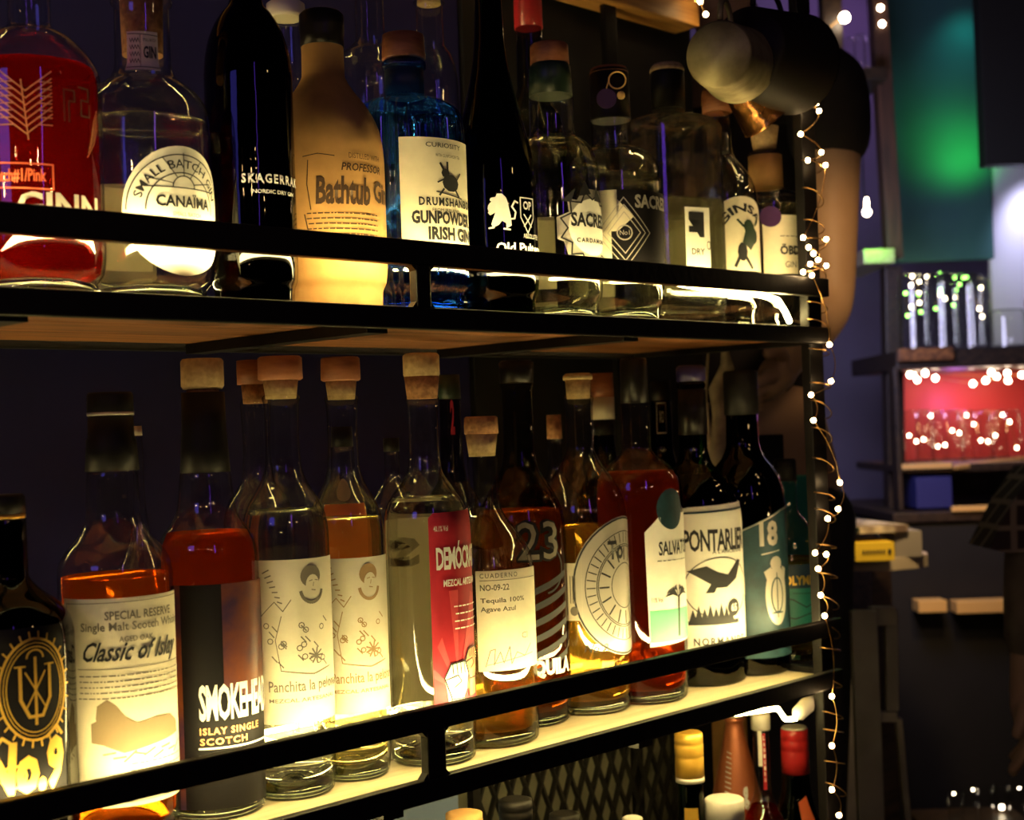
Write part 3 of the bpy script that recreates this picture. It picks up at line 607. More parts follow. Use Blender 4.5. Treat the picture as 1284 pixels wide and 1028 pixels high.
d = Decal(b, .0014); d.disc(36, 284, 8, 9, 10); d.disc(44, 296, 8, 10, 10); d.poly([(30, 290), (44, 280), (50, 300), (38, 314), (26, 304)]); d.stroke([(28, 284), (20, 276)], 3); d.stroke([(48, 282), (54, 272)], 3); d.build('green_figure', 'darkgreen', lb)
b = Bottle('gin_bottle', 'short clear bottle with flared cork and purple seal, last on upper shelf', 963, 300, .990, Z_UP,
    [(190, 19), (194, 21), (198, 20), (234, 20.5), (240, 24), (244, 36), (250, 43), (260, 46.5), (355, 46.5), (388, 45), (398, 41)], base='base', group=U)
b.turn('stopper', [(160, 18.5), (172, 16.5), (188, 14)], 'pale_cork'); b.turn('neck_wrap', [(196, 21), (236, 21.5)], 'tan'); b.fill(262, 'water')
d = Decal(b); d.rect(-6, 52, 270, 344); lb = d.build('label', 'paper')
d = Decal(b, .001); d.text('ÖBD', 14, 42, 306, 320, bold=.04); script_lines(d, 14, 48, 296, 298, 1, .5); d.text('GIN', 20, 36, 328, 336); d.build('label_print', 'ink', lb)
d = Decal(b, .0016); d.disc(4, 272, 13, 13); d.build('round_seal', 'purple')

# upper shelf, back row
UB = 'bottles standing behind the front row on the upper shelf'
YB = 1.105
def backb(label, px, prof, glass='clear', row=100, Y=YB, zb=Z_UP, base=True, name='liquor_bottle', group=UB):
    last = prof[-1][1]; k = prof+([(330 if zb == Z_UP else 780, last), (340 if zb == Z_UP else 800, last*.97)] if base else [])
    return Bottle(name, label, px, row, Y, zb, k, glass, group=group, seg=36)
b = backb('back-row clear bottle under a bright white cap, behind the black bottle', 361, [(22, 18), (26, 20), (70, 20), (90, 24), (115, 34), (140, 37)])
b.turn('cap', [(3, 20), (6, 24), (20, 24.5), (24, 21)], 'whitecap')
b = backb('back-row clear bottle rising left of the blue bottle stopper', 466, [(-40, 18), (-10, 18), (50, 19), (60, 26), (70, 38), (88, 42), (110, 43)]); b.fill(150, 'water'); cyl_stop(b, -60, -38, 17, 17, 'cork')
b = backb('back-row clear bottle rising right of the blue bottle stopper', 541, [(-40, 16), (0, 17), (4, 20), (8, 17), (56, 18), (70, 26), (90, 32), (115, 34)]); b.fill(150, 'water'); b.turn('cork_plug', [(-6, 14), (6, 15)], 'pale_cork')
b = backb('dark back-row bottle with red capsule, behind the corked gin', 665, [(-20, 16), (36, 16.5), (110, 17), (130, 26), (150, 38), (175, 42)], 'tinted')
b.turn('capsule', [(-44, 16), (-40, 17.5), (36, 18)], 'redcap', label='red foil capsule')
# ------------------------------------------------------------------ lower shelf, front row
def low(label, px, Y, prof, glass='clear', row=900, name='liquor_bottle', **kw):
    return Bottle(name, label, px, row, Y, Z_LO, prof, glass, group=kw.pop('group', L), **kw)
b = low('black bottle with gold oval crest, leftmost on lower shelf', 10, .975, [(648, 25), (652, 28), (722, 29), (738, 40), (756, 62), (776, 77), (800, 82), (1060, 82), (1078, 80), (1092, 74)], 'black', row=870)
b.turn('cap', [(620, 24), (624, 27), (644, 27.5)], 'cap'); b.turn('gold_ring', [(645, 27.5), (650, 27.5)], 'gold_ink'); b.turn('dark_filling', [(760, 60), (790, 76), (1070, 78)], 'cap')
d = Decal(b); d.poly([(-90, 790), (74, 790), (74, 1040), (-90, 1040)]); lb = d.build('label', 'black_label')
d = Decal(b, .001); d.arc(32, 868, 42, 0, 360, 3, 40, 64); d.arc(32, 868, 34, 0, 360, 1.3, 40, 54); d.arc(32, 868, 37.5, 0, 360, 1, 24, 59)
for i in range(26): a = 2*PI*i/26; d.stroke([(32+43*math.cos(a), 868-65*math.sin(a)), (32+49*math.cos(a), 868-73*math.sin(a))], 2)
d.stroke([(14, 838), (14, 880), (24, 902), (40, 902), (50, 880), (50, 838)], 4); d.stroke([(32, 828), (32, 912)], 3.4); d.stroke([(20, 846), (44, 892)], 2); d.stroke([(44, 846), (20, 892)], 2)
d.stroke([(8, 838), (20, 838)], 2); d.stroke([(44, 838), (56, 838)], 2); d.arc(32, 828, 10, 0, 180, 2, 10)
d.build('oval_crest', 'gold_ink', lb)
d = Decal(b, .001); d.text('No.9', -30, 68, 930, 1000, bold=.05, shear=.12); d.arc(4, 975, 14, 0, 360, 3, 16); d.stroke([(-18, 940), (-8, 925), (4, 935)], 4); d.stroke([(44, 930), (58, 918), (66, 930)], 4); d.build('gold_numeral', 'gold_ink', lb)

b = low('amber whisky bottle with wide cream label and black cap', 149, .985, [(588, 27), (592, 31), (600, 32), (640, 33), (660, 38), (676, 48), (690, 60), (706, 68), (725, 70), (1020, 70), (1035, 68), (1048, 62)], row=860, base='base')
b.turn('cap', [(492, 26), (495, 28), (516, 28.5), (519, 27)], 'cap'); b.turn('capsule', [(520, 27.5), (548, 28.5), (552, 30.5), (590, 33)], 'cap'); b.turn('cap_ring', [(517, 28.8), (521, 28.8)], 'silver'); b.fill(722, 'amber')
d = Decal(b); d.rect(-72, 104, 750, 1012); lb = d.build('label', 'paper')
d = Decal(b, .001); d.stroke([(-66, 756), (100, 754), (100, 1006), (-66, 1006)], 1, True); d.text('SPECIAL RESERVE', -14, 76, 766, 777, bold=.02); d.text('Single Malt Scotch Whisky', -44, 98, 780, 794, bold=.015); d.text('AGED OAK', 2, 44, 798, 805, bold=.015)
d.stroke([(-50, 838), (96, 838)], 1); d.build('label_print', 'grey_ink', lb)
d = Decal(b, .0011); d.text('Classic of Islay', -42, 88, 804, 836, bold=.02, shear=.55); d.build('script_title', 'ink', lb)
d = Decal(b, .001); script_lines(d, -50, 92, 846, 874, 5, .8, 5); script_lines(d, 10, 96, 958, 1000, 6, .8, 6); d.build('small_print', 'grey_ink', lb)
d = Decal(b, .001); d.poly([(-28, 900), (-26, 884), (-14, 876), (-4, 884), (6, 898), (20, 908), (46, 904), (70, 906), (84, 916), (86, 932), (40, 938), (4, 944), (-18, 934)]); d.poly([(-34, 906), (-22, 900), (-16, 916), (-16, 934), (-34, 930)])
for i in range(9): d.stroke([(-20+i*12, 945+(i % 3)*5), (-6+i*12, 943+(i % 2)*6)], 2.2)
d.build('harbour_engraving', 'sepia', lb)
b = low('slim bottle neck with silver cap behind the cream-labelled whisky', 174, 1.10, [(545, 5), (560, 6), (620, 7), (680, 14), (720, 28), (760, 30), (900, 30), (930, 28)], row=600, group='bottles in the back row of the lower shelf'); b.turn('cap', [(534, 5.5), (546, 6)], 'silver')

b = low('dark amber whisky bottle with black panel and bold white lettering', 266, .990, [(588, 26), (592, 31), (610, 33), (640, 37), (655, 44), (668, 54), (682, 60), (700, 62), (1005, 62), (1020, 60), (1030, 55)], row=860, base='base')
b.turn('stopper', [(450, 24), (453, 26.5), (484, 26.5), (488, 24)], 'pale_cork'); b.turn('stopper_plug', [(486, 20), (500, 20)], 'cork'); b.turn('capsule', [(492, 26.5), (540, 27.5), (560, 29), (592, 31)], 'cap'); b.fill(668, 'dark_amber')
d = Decal(b, .002); d.text('SMOKE', -20, 20, 566, 576, bold=.02); d.build('neck_print', 'silver')
d = Decal(b); d.rect(-50, 88, 733, 1015); lb = d.build('label', 'black_label')
d = Decal(b, .001); d.poly([(14, 733), (88, 733), (88, 905), (14, 860)]); d.rect(-44, -36, 733, 1015); d.build('label_panel', pbr('brown_gloss_print', (.16, .045, .012), .35, c2=(.03, .015, .05), nscale=30), lb)
d = Decal(b, .0014); d.text('SMOKEHEAD', -16, 88, 858, 904, bold=.03, space=.9); d.text('DISTILLED & BOTTLED', -17, 80, 946, 958, bold=.03); d.stroke([(-17, 938), (84, 938)], 2.4); d.build('bold_lettering', 'white_ink', lb)
d = Decal(b, .0014); d.text('ISLAY SINGLE', -16, 62, 912, 921, bold=.03, space=1.2); d.text('SCOTCH', -16, 42, 925, 934, bold=.03, space=1.2); d.build('gold_lettering', 'copper_ink', lb)

def panchita(px, Y, hw, top, base_row, lt, lb_, label, ink, liquid_row, mat):
    s = hw/54
    b = low(label, px, Y, [(top+48, 21*s), (top+52, 24*s), (top+60, 22*s), (top+95, 21*s), (top+135, 22.5*s), (top+155, 28*s), (top+172, 38*s), (top+188, 47*s), (top+205, 52*s), (top+225, 54*s), (base_row-45, 54*s), (base_row-22, 52*s), (base_row-12, 46*s)], row=860, base='base')
    b.turn('stopper', [(top, 25*s), (top+2, 27.5*s), (top+28, 28*s), (top+30, 25*s)], 'rcork'); b.turn('stopper_plug', [(top+30, 22*s), (top+53, 19*s)], 'pale_cork'); b.fill(liquid_row, mat)
    d = Decal(b); d.rect(-58*s, 80*s, lt, lb_); l = d.build('label', 'frost')
    H = (lb_-lt)/205; X = lambda x: x*s; Yv = lambda y: lt+(y-700)*H
    d = Decal(b); d.rect(-58*s-105*s, -58*s-40*s, lt+10, lb_); d.build('back_label', 'paper')
    d = Decal(b, .001)
    d.disc(X(30), Yv(722), X(14), 14*H, 20); d.arc(X(31), Yv(738), X(15), 190, 350, 4, 14, 17*H)
    for i in range(26):
        rr = random.Random(i*7+3); u, v = X(-28+rr.random()*80), Yv(775+rr.random()*60)
        if rr.random() < .5: d.arc(u, v, X(3.4), 0, 360, 1.2, 8)
        else: d.stroke([(u-3, v-4), (u+3, v+3)], 1.5)
    for i in range(9): a = 2*PI*i/9; d.stroke([(X(34), Yv(822)), (X(34)+10*math.cos(a), Yv(822)-10*math.sin(a))], 2)
    for i in range(7): d.stroke([(X(-30)+i*3, Yv(716)+i*6), (X(-22)+i*2.5, Yv(712)+i*7)], 1.6)
    d.stroke([(X(-34), Yv(770)), (X(-16), Yv(752)), (X(-6), Yv(764)), (X(4), Yv(750))], 1.1); d.stroke([(X(-8), Yv(770)), (X(-16), Yv(800)), (X(-10), Yv(838)), (X(30), Yv(845)), (X(58), Yv(838))], 1); 
    d.text('Panchita la pelona', X(-26), X(72), Yv(851), Yv(869), bold=.008); d.text('MEZCAL ARTESANAL', X(-26), X(66), Yv(873), Yv(878), bold=.01); d.build('drawing_print', ink, l)
    d = Decal(b, .0013); d.disc(X(32), Yv(733), X(9.5), 13*H, 16); d.build('face_print', 'frost', l)
    d = Decal(b, .0016); d.stroke([(X(27), Yv(728)), (X(31), Yv(727))], 1); d.stroke([(X(35), Yv(727)), (X(39), Yv(728))], 1); d.stroke([(X(30), Yv(739)), (X(35), Yv(740))], 1.2); d.stroke([(X(33), Yv(730)), (X(32), Yv(735))], .8); d.build('face_lines', ink, l)
    return b
panchita(364, .986, 54, 447, 1003, 702, 908, 'frosted-label mezcal bottle beside the dark whisky, nearer of two alike', 'grey_ink', 640, 'water')
panchita(440, .992, 48, 448, 981, 700, 895, 'frosted-label mezcal bottle beside the red-label one, farther of two alike', pbr('faded_brown_ink', (.34, .22, .10), .7), 650, 'straw')
b = low('corked bottle neck peeping behind the first frosted-label mezcal bottle', 322, 1.08, [(500, 16), (505, 19), (560, 17), (600, 20), (630, 38), (655, 44), (880, 44), (900, 42)], row=560, group='bottles in the back row of the lower shelf')
b.turn('stopper', [(452, 22), (482, 22)], 'rcork'); b.turn('stopper_plug', [(482, 17), (506, 15)], 'cork')
b = low('back-row bottle with orange label seen between the two mezcal bottles', 432, 1.085, [(560, 14), (600, 16), (618, 27), (635, 38), (655, 41), (880, 41), (900, 38)], row=650, group='bottles in the back row of the lower shelf')
d = Decal(b); d.rect(-28, 30, 632, 705); d.build('label', 'orange'); d = Decal(b); d.disc(0, 615, 14, 14, 16); d.build('round_seal', 'silver'); b.turn('cap', [(535, 13), (560, 14)], 'cap')
b = low('back-row bottle with black cap left of the red-label mezcal', 492, 1.10, [(565, 9), (600, 10), (620, 22), (645, 34), (860, 34), (880, 32)], row=600, group='bottles in the back row of the lower shelf'); b.turn('cap', [(549, 10), (566, 10)], 'cap')

b = low('clear mezcal bottle with red label showing raised fists', 541, .978, [(496, 19), (500, 21), (508, 19), (560, 18.5), (590, 22), (604, 30), (618, 41), (632, 49), (650, 53), (670, 54), (915, 54), (940, 53), (952, 48)], row=840, base='base')
b.turn('stopper', [(443, 20), (446, 23), (470, 23), (473, 21)], 'pale_cork'); b.turn('stopper_plug', [(472, 22), (500, 19)], 'cork'); b.fill(624, 'water')
d = Decal(b); d.poly([(2, 650), (8, 644), (92, 642), (92, 898), (2, 898)]); lb = d.build('label', 'red_label')
d = Decal(b, .001); 
for i in range(9):
    a = math.radians(8+i*20); d.poly([(34, 862), (34+110*math.cos(a), 862-120*math.sin(a)) , (34+110*math.cos(a+.12), 862-120*math.sin(a+.12))]) if 34+110*math.cos(a) < 92 and 34+110*math.cos(a) > 2 else None
d.poly([(34, 872), (8, 812), (14, 800)]); d.poly([(34, 872), (2, 850), (2, 838)]); d.build('sun_rays', pbr('rose_print', (.58, .06, .07), .5), lb)
d = Decal(b, .0013); d.text('DEMÓCRATA', 10, 88, 680, 716, bold=.03, space=.9); d.text('MEZCAL ARTESANAL', 18, 84, 728, 737, bold=.03); d.text('40.1% Vol', 8, 26, 660, 667, bold=.01)
script_lines(d, 30, 84, 762, 790, 4, .8); d.build('cream_lettering', 'white_paper', lb)
def fist(d1, d2, u, r, k):
    d1.poly([(u-14*k, r-10*k), (u-6*k, r-26*k), (u+14*k, r-28*k), (u+20*k, r-14*k), (u+17*k, r+6*k), (u+12*k, r+14*k), (u+13*k, r+40*k), (u-7*k, r+40*k), (u-6*k, r+14*k)])
    for i in range(4): d2.stroke([(u-4*k+i*5.5*k, r-27*k), (u-3*k+i*5.5*k, r-14*k)], 1.1)
    d2.stroke([(u-12*k, r-8*k), (u+3*k, r-12*k), (u+8*k, r-4*k), (u-2*k, r+2*k)], 1.3); d2.stroke([(u-6*k, r+16*k), (u+12*k, r+16*k)], 1.6)
    d2.stroke([(u-14*k, r-10*k), (u-6*k, r-26*k), (u+14*k, r-28*k), (u+20*k, r-14*k), (u+17*k, r+6*k), (u+12*k, r+14*k), (u+13*k, r+40*k)], 1.6); d2.stroke([(u-14*k, r-10*k), (u-6*k, r+14*k), (u-7*k, r+40*k)], 1.6)
d1 = Decal(b, .0014); d2 = Decal(b, .0018); fist(d1, d2, 30, 862, 1.05); d1.build('fist_print', 'white_paper', lb); d2.build('fist_outline', 'ink', lb)
d1 = Decal(b, .0014); d2 = Decal(b, .0018); fist(d1, d2, 58, 842, .9); d1.build('fist_print', 'copper_ink', lb); d2.build('fist_outline', 'ink', lb)
d = Decal(b); d.rect(-180, -100, 655, 900); bl = d.build('back_label', 'paper'); d = Decal(b, .0003); d.text('S', -160, -120, 680, 720, bold=.04); d.build('back_print', 'ink', bl)
b = low('dark back-row bottle with red scrawl on its neck', 566, 1.09, [(490, 13), (560, 14), (600, 18), (625, 32), (650, 38), (860, 38), (880, 36)], 'tinted', row=560, group='bottles in the back row of the lower shelf')
b.turn('capsule', [(470, 13), (500, 14)], 'darkgreen'); d = Decal(b); d.text('2', 0, 14, 500, 545, bold=.04); d.build('red_scrawl', 'redcap')

b = low('small tequila bottle with typewritten cream label and signature', 613, .992, [(568, 17), (572, 19), (600, 18.5), (630, 20), (648, 27), (664, 39), (680, 50), (696, 57), (715, 60), (900, 60), (922, 58), (934, 52)], row=820, base='base')
b.turn('stopper', [(522, 19), (524, 21), (544, 21.5)], 'cork'); b.turn('stopper_plug', [(544, 20), (572, 16.5)], 'pale_cork'); b.fill(790, 'gold')
d = Decal(b); d.rect(-13, 82, 716, 842); lb = d.build('label', 'paper')
d = Decal(b, .001); d.text('CUADERNO', -8, 40, 719, 725, bold=.01, space=1.3); d.stroke([(-8, 728), (76, 728)], .8); d.text('NO-09-22', -8, 28, 733, 741, bold=.015); d.text('Tequila 100%', -8, 50, 750, 758, bold=.015); d.text('Agave Azul', -8, 36, 761, 769, bold=.015); d.text('Cl', 44, 54, 796, 804)
d.stroke([(-4, 836), (2, 816), (8, 814), (6, 834), (14, 818), (18, 832), (26, 812), (28, 834), (36, 820), (48, 826), (60, 812)], 1.1); d.stroke([(-2, 834), (30, 828), (64, 824)], .9); d.build('typed_print', 'grey_ink', lb)

b = low('dark bottle with large number 23 on its shoulder and tequila lettering', 659, 1.025, [(478, 19), (482, 21), (490, 19), (560, 19), (585, 23), (600, 31), (618, 42), (636, 50), (655, 54), (675, 55), (870, 55), (895, 53), (905, 48)], 'tinted', row=800, base='base')
b.turn('capsule', [(452, 19), (455, 22), (480, 21)], 'wax'); b.fill(640, 'amber')
d = Decal(b); d.text('23', -8, 50, 652, 706, bold=.07); d.build('large_numeral', 'cap'); d = Decal(b, .0012); d.text('23', -6, 48, 655, 703, bold=.0); d.build('numeral_outline', 'grey_ink')
d = Decal(b)
for i in range(6): y = 730+i*20; d.poly([(-30, y+18), (0, y+14), (30, y+2), (64, y-12), (64, y-4), (32, y+10), (0, y+22), (-30, y+26)])
d.arc(26, 716, 30, -80, 80, 2.5); d.build('black_swirls', 'ink')
d = Decal(b, .001); d.text('TEQUILA', -14, 66, 828, 852, bold=.06); d.build('white_lettering', 'white_ink')

b = low('tequila bottle with big round sun-stone label and pale cork', 736, 1.015, [(496, 17), (500, 19), (508, 17.5), (560, 17), (575, 22), (590, 32), (606, 43), (622, 50), (640, 54), (655, 55), (860, 55), (882, 53), (892, 48)], row=800, base='base')
b.turn('stopper', [(468, 15), (471, 18.5), (476, 18.5)], 'pale_cork'); b.turn('stopper_plug', [(476, 16), (500, 14.5)], 'pale_cork'); b.fill(660, 'gold')
d = Decal(b); d.disc(58, 738, 74, 88, 44); lb = d.build('label', 'silver', label='round gold and silver sun-stone label')
d = Decal(b, .001)
for R in (72, 58, 44, 42, 24): d.arc(58, 738, R, 0, 360, 2.2 if R == 72 else 1.1, 44, R*1.19)
for i in range(40): a = 2*PI*i/40; d.stroke([(58+46*math.cos(a), 738-55*math.sin(a)), (58+56*math.cos(a), 738-67*math.sin(a))], 1.4)
for i in range(16): a = 2*PI*i/16; d.stroke([(58+28*math.cos(a), 738-33*math.sin(a)), (58+40*math.cos(a), 738-48*math.sin(a))], 2.2)
d.text('To', 30, 56, 680, 704, bold=.03); d.text('No.9', -4, 26, 808, 818, shear=.4); d.build('label_print', 'ink', lb)
d = Decal(b); d.rect(-26, -4, 706, 778); d.build('side_label', 'paper'); d = Decal(b, .001); 
for i in range(3): d.stroke([(-18+i*3, 722), (-18+i*3, 756)], 1.2)
d.disc(-14, 766, 5, 6, 12); d.build('side_print', 'grey_ink')

b = low('dark rum bottle with pale palm-tree label and black capsule', 805, 1.003, [(500, 16), (504, 17), (560, 17.5), (572, 24), (580, 36), (590, 47), (602, 53), (618, 55), (845, 55), (868, 53), (878, 48)], row=760, base='base')
b.turn('capsule', [(449, 15), (452, 17), (505, 18)], 'wax'); b.fill(592, 'dark_amber')
d = Decal(b); d.poly([(6, 668), (24, 650), (92, 644), (92, 806), (8, 812)]); lb = d.build('label', 'white_paper')
d = Decal(b, .001); d.rect(9, 92, 766, 806); d.build('mint_band', 'mint', lb)
d = Decal(b, .0012); d.text('SALVATORE', 23, 90, 680, 698, bold=.02); script_lines(d, 20, 74, 704, 706, 1, .5); d.stroke([(50, 800), (52, 750)], 3.4)
for a in (10, 40, 75, 110, 145, 172): t = math.radians(a); d.poly([(51, 752), (51+10*math.cos(t), 744-9*math.sin(t)), (51+23*math.cos(t), 752-12*math.sin(t)), (51+10*math.cos(t), 749-6*math.sin(t))])
d.text('11% Vol', 12, 26, 750, 756, bold=.01); d.build('label_print', 'ink', lb)
d = Decal(b); d.disc(44, 640, 22, 26); d.build('round_seal', 'petrol')

b = low('dark green absinthe bottle with eagle label', 877, 1.018, [(478, 15.5), (482, 18), (490, 16.5), (560, 17.5), (580, 22), (592, 32), (606, 43), (622, 51), (640, 55), (655, 56), (825, 56), (848, 54), (858, 49)], 'olive', row=760, base='base_dark')
b.turn('capsule', [(458, 15), (461, 18.5), (478, 18.5)], 'purplecap'); b.turn('neck_foil', [(488, 17.5), (545, 18.3)], 'wax'); b.fill(596, solid_glass('dark_green_spirit', (.05, .12, .03), 1.34), wall=.003)
d = Decal(b); d.poly([(-28, 640), (-10, 636), (80, 632), (80, 826), (-28, 826)]); lb = d.build('label', 'white_paper')
d = Decal(b, .001); d.stroke([(-28, 644), (78, 640)], 2.5); d.build('blue_stripe', 'petrol', lb)
d = Decal(b, .001); d.text('PONTARLIER', -17, 74, 664, 692, bold=.025, space=.9); d.text("A L'ANCIENNE", 18, 66, 690, 695, bold=.01); d.arc(28, 738, 46, 20, 340, 1.3, 40, 38)
d.poly([(-14, 716), (10, 710), (24, 718), (38, 722), (56, 704), (62, 706), (52, 728), (36, 738), (22, 738), (18, 744), (8, 744), (16, 734), (0, 724)]); d.disc(16, 740, 5, 4, 8)
for i in range(8):
    u = -8+i*7; h = 14+(i*5) % 9; d.poly([(u, 778-h), (u+5, 780), (u-5, 780)])
d.rect(-14, 54, 779, 784); d.disc(46, 764, 10, 11, 20); d.text('NORMANDE', -8, 64, 800, 810, bold=.02, space=1.3); d.build('label_print', 'ink', lb)
d = Decal(b, .0014); d.text('65', 41, 51, 759, 769, bold=.03); d.build('badge_number', 'white_paper', lb)

b = low('dark bottle with petrol-blue label reading 18 and a carved crest', 938, 1.008, [(480, 18), (484, 21), (492, 19.5), (555, 20.5), (572, 26), (584, 35), (600, 44), (618, 48.5), (635, 50), (820, 50), (838, 48), (846, 44)], 'brown', row=740)
b.turn('capsule', [(465, 20), (468, 21.5), (520, 21.5)], 'cap'); b.turn('dark_filling', [(595, 40), (620, 46), (832, 47), (840, 43)], pbr('dark_wine', (.012, .006, .006), .3))
d = Decal(b); d.poly([(-30, 674), (50, 640), (74, 636), (74, 826), (-30, 826)]); lb = d.build('label', 'petrol')
d = Decal(b, .001); d.stroke([(-30, 676), (50, 642), (72, 638)], 1.6); d.text('18', 16, 42, 654, 686, bold=.04); d.stroke([(18, 696), (44, 692)], 1.6); d.text('75', -20, -8, 730, 738); d.stroke([(-24, 725), (-4, 723), (-4, 745), (-24, 747)], 1, True); d.build('label_print', 'silver', lb)
d = Decal(b, .001); d.disc(38, 748, 17, 38, 24); d.disc(38, 708, 9, 9, 12); d.poly([(20, 718), (30, 712), (28, 740)]); d.poly([(56, 716), (48, 712), (50, 740)]); d.build('carved_crest', 'silver', lb)
d = Decal(b, .0014); d.arc(38, 748, 9, 0, 360, 2, 16, 22); d.stroke([(30, 770), (46, 770)], 2); d.stroke([(38, 720), (38, 776)], 1.6); d.build('crest_lines', 'petrol', lb)

b = low('small clear liqueur bottle with teal wave label, last on lower shelf', 990, 1.02, [(600, 13), (640, 14), (652, 22), (668, 32), (685, 39), (705, 42), (800, 42), (818, 40), (826, 37)], row=740, base='base')
b.turn('cap', [(575, 12), (578, 14), (603, 14)], 'cap'); b.fill(700, 'gold')
d = Decal(b); d.rect(-44, 52, 708, 800); lb = d.build('label', 'teal')
d = Decal(b, .001); d.rect(-44, 52, 708, 738); d.build('dark_band', 'navy_print', lb)
d = Decal(b, .0013); d.text('OLYMPUS', -6, 44, 722, 734, bold=.03); d.build('gold_lettering', 'gold_ink', lb)
d = Decal(b, .001); d.stroke([(-20, 748), (4, 752), (20, 762), (40, 752)], 1.4); d.stroke([(-20, 770), (6, 776), (24, 770), (44, 776)], 1.4); d.stroke([(4, 744), (34, 745)], .8); d.build('wave_lines', 'ink', lb)

LB = 'bottles in the back row of the lower shelf'
b = low('back-row bottle with brown cap and white neck band beside the rum', 759, 1.12, [(530, 13), (560, 14), (590, 22), (615, 32), (640, 36), (800, 36), (830, 34)], 'tinted', row=600, group=LB)
b.turn('cap', [(468, 14), (498, 14.5)], 'rcork'); b.turn('neck_band', [(498, 14.6), (526, 14.8)], 'frost'); b.turn('neck_foil', [(526, 14), (545, 14.2)], 'cap')
b = low('back-row bottle with plain cork between the number 23 and sun-stone bottles', 697, 1.13, [(548, 9), (590, 10), (615, 24), (640, 30), (800, 30), (830, 28)], row=600, group=LB); b.turn('stopper', [(520, 9), (550, 9.5)], 'cork')
b = low('dark back-row bottle with square black label beyond the rum bottle', 832, 1.13, [(500, 13), (560, 14), (600, 24), (620, 32), (800, 32), (830, 30)], 'brown', row=600, group=LB); b.turn('cap', [(478, 13), (502, 13.5)], 'cap')
d = Decal(b); d.stroke([(-13, 505), (14, 505), (14, 543), (-13, 543)], 1.4, True); d.text('XO', -6, 8, 515, 530); d.build('neck_print', 'silver')
# rope-like driftwood ornament and tall sticks behind the absinthe
for i, (lab, pts, r) in enumerate([('pale twisted driftwood piece standing behind the absinthe bottle', [(902, 640), (900, 560), (903, 520), (898, 490), (912, 460), (909, 440)], .011), ('thin tan reed leaning behind the absinthe bottle', [(893, 640), (891, 560), (884, 500), (888, 442)], .0035), ('crooked tan twig behind the dark green bottle neck', [(878, 640), (880, 540), (889, 505), (880, 520)], .003)]):
    P3 = [onY(x, y, 1.14+.01*i) for x, y in pts]; base = P3[0].copy(); base[2] = Z_LO; P3 = [base]+P3
    mb = MB(); mb.tube(P3, [r]*(len(P3)-2)+[r*.9, r*.5], 8); tag(mb.build(['driftwood', 'reed', 'twig'][i], 'rope'), lab, ['driftwood', 'reed', 'twig'][i])
def xbox(name, label, cat, x0, x1, r0, r1, Y, th, mat, zb=None):
    p0, p1 = onY(x0, (r0+r1)/2, Y), onY(x1, (r0+r1)/2, Y); zt = zrow((p0[0]+p1[0])/2, Y, r0); zz = zb if zb is not None else zrow((p0[0]+p1[0])/2, Y, r1)
    mb = MB(); mb.box(p0[0], p1[0], Y, Y+th, zz, zt, .001); return tag(mb.build(name, mat), label, cat)
xbox('carton', 'teal card carton standing behind the teal-label liqueur', 'carton', 984, 1032, 597, 640, 1.10, .05, 'teal_box', Z_LO)
xbox('box', 'black box with pale top edge standing behind the dark bottle', 'box', 946, 984, 545, 640, 1.12, .05, 'cap', Z_LO)

# ------------------------------------------------------------------ third shelf
T = 'bottles on the third shelf, mostly hidden below the frame'
def third(label, px, prof, glass, Y=.99, name='wine_bottle', row=1000, full=46, **kw):
    k = depth((onY(px, row, Y)[0], Y, EYE))/F
    b = Bottle(name, label, px, row, Y, Z_3, prof+[(1160, full), (1240, full), (1330, full), (1350, full*.96)], glass, group=T, **kw); return b
b = third('green bottle with ribbed yellow screw cap on third shelf', 866, [(974, 14), (978, 15.5), (1020, 17), (1060, 24), (1100, 38)], 'olive', full=44)
capf = lambda t, h: 1
b.turn('cap', [(917, 15), (919, 17.5), (930, 18), (931, 17), (933, 18), (946, 18), (947, 17), (949, 18), (974, 18)], 'yellowcap'); b.turn('cap_skirt', [(973, 18.1), (979, 18.1)], 'whitecap'); b.fill(1030, 'water')
d = Decal(b); d.rect(-22, 24, 1021, 1060); d.build('label', 'yellowcap')
b = third('green wine bottle with ribbed red screw cap on third shelf', 999, [(964, 15), (968, 17), (990, 18.5), (1010, 23), (1035, 30), (1070, 40)], 'olive', full=42)
b.turn('cap', [(912, 14.5), (914, 17), (925, 17.3), (926, 16.4), (928, 17.3), (938, 17.3), (939, 16.4), (941, 17.3), (968, 17.4)], 'redcap'); b.turn('cap_top', [(910.5, 14.5), (913, 16.4)], 'whitecap')
d = Decal(b); d.poly([(4, 1012), (26, 1004), (40, 1040), (10, 1044)]); lb = d.build('label', 'orange')
b = third('copper-coloured conical flask with white letters on third shelf', 924, [(898, 12), (902, 13), (906, 11), (918, 13), (960, 22), (1000, 31), (1040, 40)], 'coppery', Y=1.06, name='flask', full=46)
b.turn('stopper', [(884, 9), (898, 11)], 'whitecap')
d = Decal(b); d.text('g', 12, 24, 992, 1020, bold=.05); d.text('C', 10, 24, 1024, 1040, bold=.05)
for i in range(9): d.stroke([(-28+i*.4, 950+i*6), (-12, 952+i*6)], 1.2)
d.build('white_print', 'white_ink')
b = third('slim clear bottle with white neck band and upright red label', 957, [(912, 10), (966, 10.5), (985, 10), (1000, 13), (1020, 24), (1045, 33)], 'clear', Y=1.01, full=40)
b.turn('capsule', [(893, 10), (896, 12), (914, 12)], 'whitecap'); b.fill(1010, 'pink')
d = Decal(b); d.rect(-16, 3, 922, 968); d.build('neck_band', 'white_paper')
d = Decal(b, .0012); d.rect(4, 20, 926, 998); lb = d.build('side_label', 'red_label'); 
d = Decal(b, .0016)
